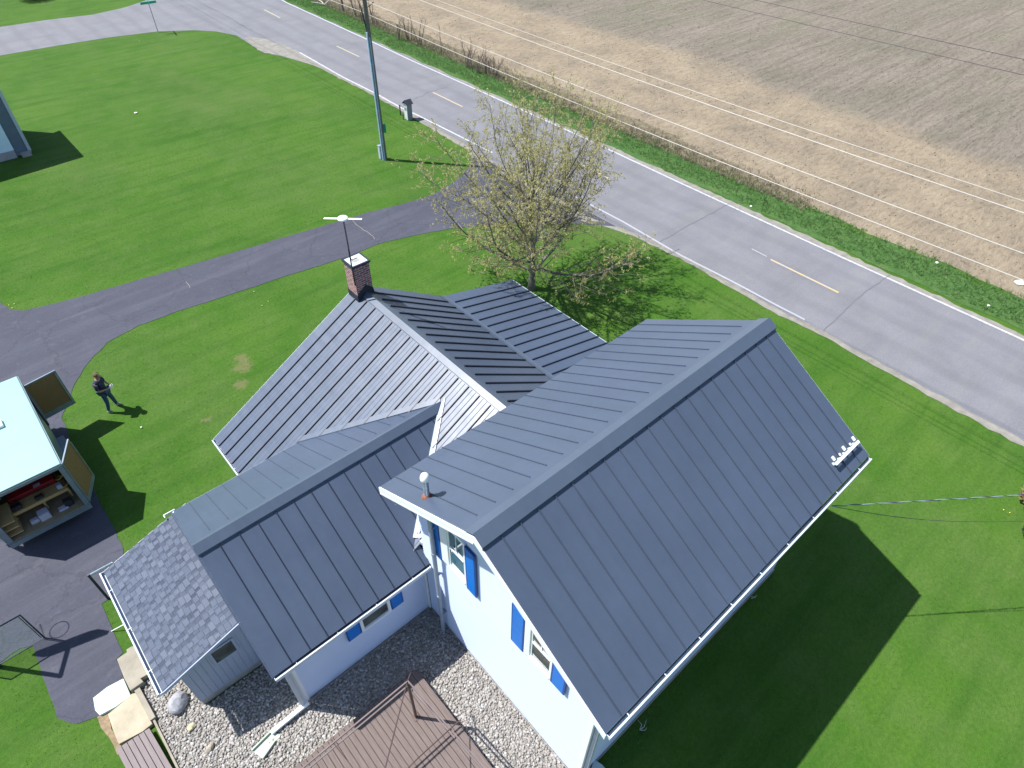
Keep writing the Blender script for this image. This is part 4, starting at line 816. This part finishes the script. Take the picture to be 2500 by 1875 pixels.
pf = (G(266, 1010)+G(292, 990))/2
man = empty('person', (pf.x, pf.y, 0), 'man in dark shirt and blue jeans on the grass, head bowed over a handheld controller', 'person', rz=math.atan2(-.62, .78))
# local: +x forward, +y his left
J = dict(pel=(0, 0, .98), wst=(.0, 0, 1.10), chs=(-.02, 0, 1.32), shc=(-.01, 0, 1.46), nk=(.04, 0, 1.55), hd=(.09, 0, 1.66), hdt=(.10, 0, 1.75),
  hl=(0, .10, .94), hr=(0, -.10, .94), kl=(.05, .15, .50), kr=(.0, -.13, .50), al=(.06, .20, .10), ar=(-.10, -.15, .10), tl=(.20, .24, .04), tr=(.05, -.18, .04), hel=(.02, .20, .05), her=(-.14, -.15, .05),
  sl=(-.01, .20, 1.44), sr=(-.01, -.20, 1.44), el=(.02, .27, 1.16), er=(.02, -.27, 1.16), wl=(.24, .12, 1.14), wr=(.24, -.12, 1.14), pl=(.31, .07, 1.14), pr=(.31, -.07, 1.14), chin=(.15, 0, 1.60), nose=(.205, 0, 1.655))
names = list(J); idx = {k: i for i, k in enumerate(names)}
E = [('pel','wst'),('wst','chs'),('chs','shc'),('shc','nk'),('nk','hd'),('hd','hdt'),('hd','chin'),('hd','nose'),('pel','hl'),('pel','hr'),('hl','kl'),('hr','kr'),('kl','al'),('kr','ar'),('al','tl'),('ar','tr'),('al','hel'),('ar','her'),('shc','sl'),('shc','sr'),('sl','el'),('sr','er'),('el','wl'),('er','wr'),('wl','pl'),('wr','pr')]
R = dict(pel=(.15, .12), wst=(.14, .11), chs=(.14, .095), shc=(.10, .07), nk=.052, hd=.085, hdt=.068, hl=.09, hr=.09, kl=.06, kr=.06, al=.042, ar=.042, tl=.035, tr=.035, hel=.035, her=.035, sl=.06, sr=.06, el=.042, er=.042, wl=.028, wr=.028, pl=(.038, .018), pr=(.038, .018), chin=.045, nose=.016)
vs = [J[k] for k in names]; ed = [(idx[a], idx[b]) for a, b in E]; rr = [R[k] for k in names]
for s, pk in ((1, 'pl'), (-1, 'pr')):     # fingers
    p = V(J[pk])
    for k in range(4):
        a = p+V((.02, s*(-.02), .0))+V((.028-.004*abs(k-1), 0, .026-.017*k)); b = a+V((.012, -s*.03, .004)); c = b+V((-.012, -s*.022, -.004)); i = len(vs)
        vs += [a, b, c]; ed += [(idx[pk], i), (i, i+1), (i+1, i+2)]; rr += [.0095, .0085, .0075]
    a = p+V((-.005, -s*.012, .034)); b = a+V((.02, -s*.02, .012)); i = len(vs); vs += [a, b]; ed += [(idx[pk], i), (i, i+1)]; rr += [.011, .009]
skin('body', vs, ed, rr, M['skin'], man)
def sub(name, keys, over, mat, grow, root):
    ks = list(dict.fromkeys(keys)); ii = {k: i for i, k in enumerate(ks)}; e = [(ii[a], ii[b]) for a, b in E if a in ii and b in ii]; JJ = dict(J); JJ.update(over)
    rr = []
    for k in ks:
        r = {'chs': (.165, .125), 'shc': (.13, .105), 'nk': .045}.get(k, R[k]); rr.append(tuple(x+grow for x in r) if hasattr(r, '__len__') else r+grow)
    return skin(name, [JJ[k] for k in ks], e, rr, mat, man, ii[root])
sub('shirt', ['pel', 'wst', 'chs', 'shc', 'sl', 'sr', 'el', 'er', 'nk'], dict(el=(.015, .262, 1.19), er=(.015, -.262, 1.19), nk=(.03, 0, 1.54), pel=(0, 0, 1.0)), M['shirt'], .024, 'pel')
sub('jeans', ['pel', 'hl', 'hr', 'kl', 'kr', 'al', 'ar'], dict(pel=(0, 0, .97)), M['jeans'], .014, 'pel')
sub('shoe', ['al', 'tl', 'hel'], {}, M['shoe'], .010, 'al'); sub('shoe', ['ar', 'tr', 'her'], {}, M['shoe'], .010, 'ar')
bm = bmesh.new(); bmesh.ops.create_icosphere(bm, subdivisions=3, radius=.118)
for v in bm.verts: v.co = V((v.co.x*1.02, v.co.y*.88, v.co.z*.86))
bmesh.ops.delete(bm, geom=[v for v in bm.verts if v.co.z < -.015 or v.co.x > .085-v.co.z*.3], context='VERTS'); me = bpy.data.meshes.new('hair'); bm.to_mesh(me); bm.free(); me.materials.append(M['hair']); o = bpy.data.objects.new('hair', me); COL.objects.link(o); o.parent = man; o.location = (.075, 0, 1.72)
mb = MB()
for s in (-1, 1): mb.box((.085, s*.098, 1.66), (.035, .014, .055))
o = mb.build('ears', M['skin'], None); o.parent = man
for s in (-1, 1): o = MB().box((.186, s*.033, 1.675), (.012, .026, .012)).build('eye', M['dark'], None); o.parent = man
o = MB().box((.172, 0, 1.61), (.012, .045, .008)).build('mouth', M['redbox'], None); o.parent = man
ctl = MB().box((0, 0, 0), (.09, .17, .035)).box((.03, 0, .045), (.012, .14, .075)).build('remote_controller', M['ant'], None); ctl.location = man.matrix_basis @ V((.345, 0, 1.155)); 
from mathutils import Euler
rotm = Euler((0, 0, man.rotation_euler[2])).to_matrix(); ctl.location = V(man.location)+rotm @ V((.345, 0, 1.16)); ctl.rotation_euler = man.rotation_euler; tag(ctl, 'small grey controller with a screen in the hands of the man', 'controller')

# ================================================================== utility pole, wires, signs, mailbox
pb = G(940, 389); up_ = empty('utility_pole', (pb.x, pb.y, 0), 'tall wooden utility pole with steel conduit on the far lawn', 'utility pole')
MB().tube([(pb.x, pb.y, 0), (pb.x-.02, pb.y, 5), (pb.x-.03, pb.y, 11.2)], [.135, .122, .10], 14).build('shaft', M['pole'], up_)
lf = -r0; 
mb = MB(); tc = V((-.5, -.85, 0)); q = pb+lf*.10+tc*.11; mb.tube([q, q+V((-.01, 0, 6.9))], .052, 8); mb.build('conduit', simple('conduit_steel', (.42, .58, .74), .4, 0), up_)
q2 = pb+lf*.0+tc*.155; MB().tube([q2, q2+V((0, 0, 6.7))], .035, 8).build('conduit', simple('conduit_plastic', (.20, .30, .42), .4), up_)
mb = MB(); 
for k in range(3): mb.tube([q+V((0, 0, 6.85)), q+lf*(.05+.06*k)+V((0, 0, 7.6+.2*k)), q+lf*(.18+.1*k)+V((0, 0, 8.3+.25*k)), pb+V((0, 0, 9.3))], .013, 5)
mb.tube([pb+V((0, 0, 8.0)), pb+r0*.22+V((0, 0, 8.12)), pb+r0*.42+V((0, 0, 8.3))], .02, 5); mb.build('cable', M['dark'], up_)
MB().b2((pb.x-.06, pb.y-1.1, 10.6), (pb.x+.06, pb.y+1.1, 10.72)).build('crossarm', M['pole'], up_)
q = pb+r0*.20+V((0, 0, 1.85)); tag(MB().box(q, (.16, .02, .50), ax=(r0, r0.cross(V((0,0,1))), V((0,0,1)))).build('pole_sign', M['green'], up_), None)
q = G(931, 387); pd = empty('utility_pedestal', (q.x, q.y, 0), 'short grey cable pedestal at the foot of the utility pole', 'pedestal')
MB().b2((q.x-.1, q.y-.1, 0), (q.x+.1, q.y+.1, .75)).build('housing', M['shade_trim'], pd, bevel=.02); MB().b2((q.x-.12, q.y-.12, .751), (q.x+.12, q.y+.12, .82)).build('lid', M['galv'], pd, bevel=.02)
wx = pb.x
def wire(name, y0, z0, yp, zp, y1, z1, r, m, label, sag=.35, x=None, cat='power line'):
    xx = wx if x is None else x; P = []
    for (ya, za, yb, zb) in ((y0, z0, yp, zp), (yp, zp, y1, z1)):
        for k in range(24):
            t = k/24; P.append(V((xx, ya+(yb-ya)*t, za+(zb-za)*t-4*sag*t*(1-t))))
    P.append(V((xx, y1, z1))); return tag(MB().tube(P, r, 6).build(name, M[m]), label, cat)
wire('power_line', 78, 8.6, pb.y, 7.75, -24, 8.6, .010, 'wire_w', 'lowest bright wire of the four crossing in front of the field', .45)
wire('power_line', 78, 9.2, pb.y, 8.35, -24, 9.2, .010, 'wire_w', 'second lowest bright wire crossing in front of the field', .4)
wire('power_line', 78, 10.1, pb.y, 9.35, -24, 10.1, .010, 'wire_w', 'lower wire of the close bright pair', .4)
wire('power_line', 78, 10.45, pb.y, 9.62, -24, 10.45, .007, 'wire_w', 'upper thinner wire of the close bright pair', .45)
wire('power_line', 78, 12.7, pb.y, 12.0, -24, 13.0, .009, 'wire_d', 'lower of the two dark wires over the upper right field', .3)
wire('power_line', 78, 13.0, pb.y, 12.3, -24, 13.3, .009, 'wire_d', 'upper of the two dark wires over the upper right field', .3)
# service drop from the house
s0 = V((7.95, -MW-.06, 4.75)); s1 = V((16.5, -9.3, 5.3)); d1 = G(2500, 1208, 4.75)
P = []; P2 = []; dirv = (d1-s0)
for k in range(41):
    t = k/40*2.2; b = s0+V((dirv.x*t, dirv.y*t, dirv.z*t-.12*t*(1-t)*0)); P.append(b+V((0, 0, .012*math.sin(k*2)))); 
sd = empty('service_drop', s0, 'twisted overhead service cable running from the right eave to the right edge', 'cable'); MB().tube(P, .011, 6).build('bare_wire', M['galv'], sd)
mb = MB(); Pa = []
for k in range(260):
    t = k/259*2.2; b = s0+dirv*t; Pa.append(b+V((0, .014*math.cos(k*.55), .014*math.sin(k*.55))))
MB().tube(Pa, .010, 5).build('insulated_wire', M['wire_d'], sd)
d2 = G(2500, 1273, 3.9)-s0; tag(MB().tube([s0+d2*(k/10*1.6)-V((0, 0, .25*math.sin(min(1, k/6.2)*math.pi))) for k in range(11)], .008, 5).build('phone_cable', M['wire_d']), 'thin dark cable leaving the right eave below the twisted service cable', 'cable')
# mailbox pillar
q = G(1001, 291); mx_, my_ = q.x-.05, q.y+.05
mbx = empty('mailbox_pillar', (mx_, my_, 0), 'grey sided mailbox pillar with a dark gabled cap beside the road', 'mailbox')
hw, hd, hz = .18, .20, 1.05
MB().b2((mx_-hw, my_-hd, 0), (mx_+hw, my_+hd, hz)).build('pillar', M['mailgrey'], mbx)
MB().b2((mx_-hw-.02, my_-hd+.03, .02), (mx_-hw-.001, my_+hd-.03, hz-.02)).build('white_face', M['mailwhite'], mbx)
MB().b2((mx_-hw-.04, my_-.1, .65), (mx_-hw-.021, my_+.1, .82)).b2((mx_-hw-.04, my_-.06, .9), (mx_-hw-.021, my_+.06, .99)).build('box_door', M['galv'], mbx)
mb = MB(); mb.prism([(mx_-.27, my_-hd-.08, hz-.04), (mx_-.27, my_, hz+.22), (mx_-.27, my_+hd+.08, hz-.04), (mx_-.27, my_+hd+.02, hz-.04), (mx_-.27, my_, hz+.15), (mx_-.27, my_-hd-.02, hz-.04)], (.54, 0, 0)); mb.prism([(mx_-hw, my_-hd, hz), (mx_-hw, my_, hz+.15), (mx_-hw, my_+hd, hz)], (.36, 0, 0)); mb.build('cap', M['char'], mbx)
q = G(978, 281); tag(MB().b2((q.x-.03, q.y-.03, 0), (q.x+.03, q.y+.03, .62)).b2((q.x-.04, q.y-.04, .62), (q.x+.04, q.y+.04, .65)).build('marker_post', M['dark']), 'short thin black post just left of the mailbox pillar', 'post')
q = G(985, 292); tag(MB().b2((q.x-.02, q.y-.02, 0), (q.x+.02, q.y+.02, .35)).b2((q.x-.03, q.y-.03, .35), (q.x+.03, q.y+.03, .37)).build('marker_post', M['brown_metal']), 'short brown stake touching the left side of the mailbox pillar', 'post')
# street sign
q = G(386, 79); ss = empty('street_sign', (q.x, q.y, 0), 'green street name sign on a thin grey post at the junction', 'street sign')
MB().tube([q, q+V((0, 0, 2.35))], .035, 6).build('post', M['pipe'], ss)
for k, (dx, dy, zz) in enumerate(((.16, 1, 2.42), (1, -.1, 2.24))):
    d = V((dx, dy, 0)).normalized(); n = V((-d.y, d.x, 0)); 
    o = MB().box(q+V((0, 0, zz)), (1.25, .02, .18), ax=(d, n, V((0, 0, 1)))).build('name_blade', simple('green_blade', (.02, .40, .30), .35, var=.1), ss)
# ---- goal frame and basketball hoop at the left edge
g0 = G(110, 1558); gh = 1.32; gl = empty('rebound_net', (g0.x, g0.y, 0), 'clear rebound net in a thin dark tube frame on the drive at the left edge', 'net')
mb = MB(); mb.tube([g0, g0+V((0, 0, gh)), g0+V((-1.5, .02, gh)), g0+V((-1.5, .02, 0)), g0], .022, 8); mb.tube([g0+V((-.05, 0, .1)), g0+V((-.05, 0, gh-.05))], .010, 6); mb.tube([g0, g0+V((0, .5, .02))], .018, 6); mb.build('tube_frame', M['dark'], gl)
t = NT('net_mesh'); tb = t.n('ShaderNodeBsdfTransparent'); mxs = t.n('ShaderNodeMixShader'); mxs.inputs[0].default_value = .16; t.L(tb.outputs[0], mxs.inputs[1]); t.L(t.p.outputs[0], mxs.inputs[2]); t.L(mxs.outputs[0], t.t.nodes['Material Output'].inputs[0]); t.set((.45, .55, .55), .6)
MB().b2((g0.x-1.48, g0.y+.006, .03), (g0.x-.02, g0.y+.009, gh-.03)).build('net_panel', t.m, gl)
rs = G(146, 1538)-SUN*(3.05/-SUN.z) if False else G(146, 1538)+(-SUN)*(3.05/abs(SUN.z))
bb = empty('basketball_hoop', (rs.x-1.1, rs.y+.1, 0), 'basketball hoop on a pole at the left edge, its shadow on the drive', 'basketball hoop')
MB().tube([rs+V((.235*math.cos(a*math.pi/12), .235*math.sin(a*math.pi/12), 0)) for a in range(25)], .012, 6, False).build('rim', M['redbox'], bb)
sA = G(96, 1594)+(-SUN)*(2.9/abs(SUN.z)); sB = G(222, 1546)+(-SUN)*(2.9/abs(SUN.z)); bd = (sB-sA).normalized(); bn_ = V((-bd.y, bd.x, 0)); cb = (sA+sB)/2
prof = [(-.80, 0), (-.62, -.12), (.62, -.12), (.80, 0), (.80, .5), (.66, .68), (-.66, .68), (-.80, .5)]
MB().prism([cb+bd*a+V((0, 0, b+.02)) for a, b in prof], bn_*.04).build('backboard', M['ant'], bb)
pc = cb-bn_*1.0; MB().tube([V((pc.x, pc.y, 0)), V((pc.x, pc.y, 2.7)), cb-bn_*.02+V((0, 0, .2))], .06, 8).build('pole', M['dark'], bb)

# ================================================================== tree by the driveway mouth
def rndv(): return V((random.gauss(0, 1), random.gauss(0, 1), random.gauss(0, 1))).normalized()
def tree(name, base, h, spread, label, group=None, nlimb=20, seed=3, leafn=9, leaf=.05, lean=(0, 0)):
    random.seed(seed); T = MB(); W = MB(); Lf = MB(); base = V(base); tips = []
    def grow(p, d, L, r, lvl, mb):
        n = max(3, int(L/.28)); path = [p.copy()]; rad = [r]; q = p.copy(); dd = d.copy()
        for i in range(n):
            dd = (dd+rndv()*.13+V((0, 0, .05 if lvl < 3 else .0))).normalized(); q = q+dd*(L/n); path.append(q.copy()); rad.append(max(.004, r*(1-.8*(i+1)/n)))
        mb.tube(path, rad, 6 if lvl < 2 else 3, cap=False)
        return path, rad
    tr_h = h*.97; n = 18; P = []; q = base.copy(); rr = []
    for i in range(n+1):
        t = i/n; P.append(base+V((.22*math.sin(t*5+1)*t+lean[0]*t, .2*math.sin(t*4)*t+lean[1]*t, tr_h*t))); rr.append(.155*(1-t)**.8+.012)
    rr[0] = .21; T.tube(P, rr, 10)
    for k in range(nlimb):
        t = .15+.78*(k/nlimb)+random.uniform(-.015, .015); i = min(n-1, int(t*n)); p = P[i].lerp(P[i+1], t*n-i)
        a = k*2.4+random.uniform(-.4, .4); el = math.radians(8+50*t+random.uniform(-7, 7)); prof = (1.0 if t < .3 else 1.0-(t-.3)/.75)
        L = spread*(.42+.62*prof)*random.uniform(.85, 1.1)
        d = V((math.cos(a)*math.cos(el), math.sin(a)*math.cos(el), math.sin(el)))
        path, rad = grow(p, d, L, .062*(1-t)+.018, 1, T)
        m = len(path)
        for j in range(2, m):
            for _ in range(2):
                if random.random() < .80:
                    d2 = ((path[j]-path[j-1]).normalized()*.75+rndv()*.75+V((0, 0, .10))).normalized(); L2 = L*random.uniform(.18, .42)*(1.2-.7*j/m)
                    p2, r2 = grow(path[j], d2, L2, max(.008, rad[j]*.5), 2, W); 
                    for jj in range(1, len(p2)):
                        for _ in range(2):
                            if random.random() < .62:
                                d3 = ((p2[jj]-p2[jj-1]).normalized()*.7+rndv()*.8+V((0, 0, -.16))).normalized()
                                p3, r3 = grow(p2[jj], d3, random.uniform(.22, .55), .006, 3, W); tips.append(p3[-1]); tips.append(p3[len(p3)//2])
                    tips.append(p2[-1])
    for tp in tips:
        for _ in range(leafn):
            c = tp+rndv()*random.uniform(.0, .08)-V((0, 0, random.uniform(0, .05))); a = rndv(); b = a.orthogonal().normalized(); s = leaf*random.uniform(.5, 1.2)
            Lf.poly([c-a*s*.3, c+b*s*.45, c+a*s*.7-V((0, 0, s*.3)), c-b*s*.45])
    o = empty(name, base, label, 'tree', group); T.build('trunk', M['bark'], o, smooth=True); W.build('twigs', M['twig'], o)
    Lf.build('crown', M['leaf'], o); return o, len(tips)
_, nt_ = tree('maple_tree', G(1297, 706), 5.9, 6.0, 'young tree with fine twigs and small yellow green buds by the mouth of the driveway', nlimb=28, seed=11, leafn=13, leaf=.042)
print('tips', nt_)
random.seed(21)
# bare saplings on the verge
def sapling(base, h, stems, lab, thin=1.0):
    mb = MB(); tw = MB()
    for s in range(stems):
        a = random.uniform(0, 6.28); p = V(base)+V((math.cos(a), math.sin(a), 0))*random.uniform(0, .25); d = V((math.cos(a)*.22, math.sin(a)*.22, 1)).normalized(); path = [p.copy()]; L = h*random.uniform(.6, 1.05)
        for i in range(8): d = (d+rndv()*.10).normalized(); path.append(path[-1]+d*(L/8))
        mb.tube(path, [.026*thin*(1-i/9)+.006 for i in range(9)], 5, False)
        for j in range(3, 9):
            for _ in range(3):
                if random.random() < .75:
                    e = (d*.8+rndv()*.7).normalized(); q = path[j]; l = random.uniform(.2, .6); pts = [q]
                    for i in range(3): e = (e+rndv()*.2+V((0, 0, .12))).normalized(); pts.append(pts[-1]+e*l/3)
                    tw.tube(pts, [.009, .008, .007, .005], 3, False)
    o = empty('bare_sapling', base, lab, 'sapling', 'leafless saplings on the verge'); mb.build('stems', M['stem'], o); tw.build('twigs', M['stem'], o); return o
for px, py, h, n, lab in ((912, 60, 2.3, 3, 'leafless sapling just right of the utility pole top'), (926, 66, 1.6, 1, 'single dark stem right of the utility pole'), (973, 98, 2.6, 2, 'pale stemmed leafless sapling on the verge'), (1000, 100, 2.2, 4, 'leafless clump between the pale sapling and the lone thin stem'), (1025, 112, 2.8, 3, 'leaning leafless sapling left of the lone thin stem'),
    (1078, 136, 3.3, 1, 'lone thin upright leafless stem in the middle of the verge'), (1138, 166, 2.4, 5, 'leafless clump right of the lone thin stem'), (1163, 178, 2.3, 4, 'dense leafless clump in the middle of the right group'), (1188, 182, 1.8, 5, 'low leafless clump of brush'), (1206, 188, 2.0, 5, 'rightmost leafless clump on the verge'), (885, 55, 2.0, 3, 'leafless sapling showing behind the utility pole'), (870, 40, 2.4, 4, 'leafless sapling just left of the utility pole')):
    sapling(G(px, py), h*.85, n, lab, 1.1)
q = G(838, 30); tag(MB().tube([q, q+V((0, 0, 1.6))], .11, 8).tube([q+V((0, 0, 1.55)), q+V((0, 0, 1.7))], .07, 8).build('fence_post', M['pole']), 'thick old wooden post on the verge at the top edge', 'post')
q = G(973, 99); tag(MB().tube([q, q+V((0, 0, 1.25))], .045, 6).tube([q+V((0, 0, 1.2)), q+V((0, 0, 1.27))], .05, 6).build('fence_post', M['straw']), 'pale thin stake standing among the saplings', 'post')
M['deadwood'] = simple('bleached_branch', (.48, .46, .40), .8)
def branch(px, py, L, lab, m='deadwood', r=.03, seed=1):
    rd = random.Random(seed); b = G(px, py, .06); mb = MB()
    for k in range(3):
        a = rd.uniform(0, 6.28); e = V((math.cos(a), math.sin(a), .22)); mb.tube([b, b+e*L*.5+V((0, 0, .05)), b+e*L+V((rd.uniform(-.1, .1), .1, .0))], [r, r*.8, r*.4], 6)
    tag(mb.build('dead_branch', M[m]), lab, 'branch')
branch(792, 12, 1.1, 'bleached forked branch lying on the verge at the top edge', r=.06, seed=4)
branch(1562, 1782, .22, 'pale forked twig in the shade by the right wall corner', r=.012, seed=2); branch(1834, 1456, .2, 'small pale twig in the shade below the right eave', r=.01, seed=5)
# litter
M['litter'] = simple('white_scrap', (.78, .80, .74), .7)
for px, py, s, lab in ((331, 276, .22, 'white scrap in the middle of the far lawn'), (345, 1044, .07, 'tiny white scrap on the grass below the man'), (2287, 642, .20, 'white scrap on the verge right of the yellow dash'), (2413, 747, .16, 'pale scrap in the verge grass near the right edge'), (2488, 690, .5, 'white torn sheet on the verge at the right edge'), (1833, 504, .16, 'small pale scrap beside the road below the crack'), (892, 81, .16, 'yellowish scrap left of the utility pole')):
    q = G(px, py, .03); rd = random.Random(px); P = [q+V((math.cos(a)*s*rd.uniform(.3, .6), math.sin(a)*s*rd.uniform(.2, .5), 0)) for a in [k*1.05 for k in range(6)]]
    tag(MB().prism(P, (0, 0, .03)).build('litter', M['litter']), lab, 'litter')
# dandelions
M['dand'] = simple('dandelion_yellow', (.75, .62, .04), .7)
DL = ['dandelion nearest the left edge by the driveway fork', 'dandelion rightmost of the three by the driveway fork', 'dandelion lowest of the three by the driveway fork', 'dandelion left of the chimney, lower of its pair', 'dandelion left of the chimney, right one of its pair', 'dandelion between driveway edge and chimney wing, upper left of the pair', 'dandelion near the right edge just under the overhead cable', 'dandelion near the right edge, second under the overhead cable', 'dandelion on the far lawn near the street sign', 'dandelion on the far lawn below the junction corner']
for i, (px, py) in enumerate(((22, 745), (35, 742), (30, 752), (640, 746), (655, 736), (620, 712), (2450, 1245), (2465, 1252), (340, 100), (640, 120))):
    q = G(px, py, .03); o = MB().lathe(q, [(.010, 0), (.022, .012), (.012, .02)], 7).build('dandelion', M['dand']); tag(o, DL[i], 'flower', 'dandelions scattered in the lawn')
# edge shrubs
def shrub(px, py, r, h, lab, m, n=900, seed=1, z=0):
    rd = random.Random(seed); b = G(px, py); mb = MB(); st = MB()
    for k in range(n):
        u = V((rd.gauss(0, 1), rd.gauss(0, 1), rd.gauss(0, 1))).normalized()*(rd.random()**.4); c = b+V((u.x*r, u.y*r, h*.5+u.z*h*.5)); a = V((rd.gauss(0, 1), rd.gauss(0, 1), rd.gauss(0, 1))).normalized(); o_ = a.orthogonal().normalized(); s = .07
        mb.poly([c-a*s, c+o_*s*.5, c+a*s, c-o_*s*.5])
    for k in range(7): st.tube([b, b+V((rd.uniform(-r, r)*.7, rd.uniform(-r, r)*.7, h*.8))], .015, 4)
    o = empty('shrub', b, lab, 'shrub'); mb.build('foliage', M[m], o); st.build('stems', M['stem'], o)
M['redleaf'] = m_leaf('reddish_shrub_leaves', [(0, (.16, .10, .045)), (.5, (.24, .17, .07)), (1, (.17, .16, .05))]); M['darkleaf'] = m_leaf('dark_evergreen', [(0, (.012, .03, .012)), (.6, (.025, .06, .02)), (1, (.05, .10, .03))])
shrub(2512, 1235, .45, 1.0, 'reddish brown shrub cut by the right edge', 'redleaf', 800, 2); shrub(2512, 1310, .3, .6, 'small dark green shrub at the right edge below the reddish one', 'darkleaf', 700, 3)
shrub(82, -2, 1.6, 1.8, 'dark evergreen shrub at the top left edge', 'darkleaf', 3500, 4)
# stone slab at the bottom corner of the house
slab('stone_step', [(1444, 1874), (1450, 1853), (1470, 1866), (1490, 1890), (1455, 1900)], .2, 'pale', 'small pale slab by the bottom right corner of the house', 'step')
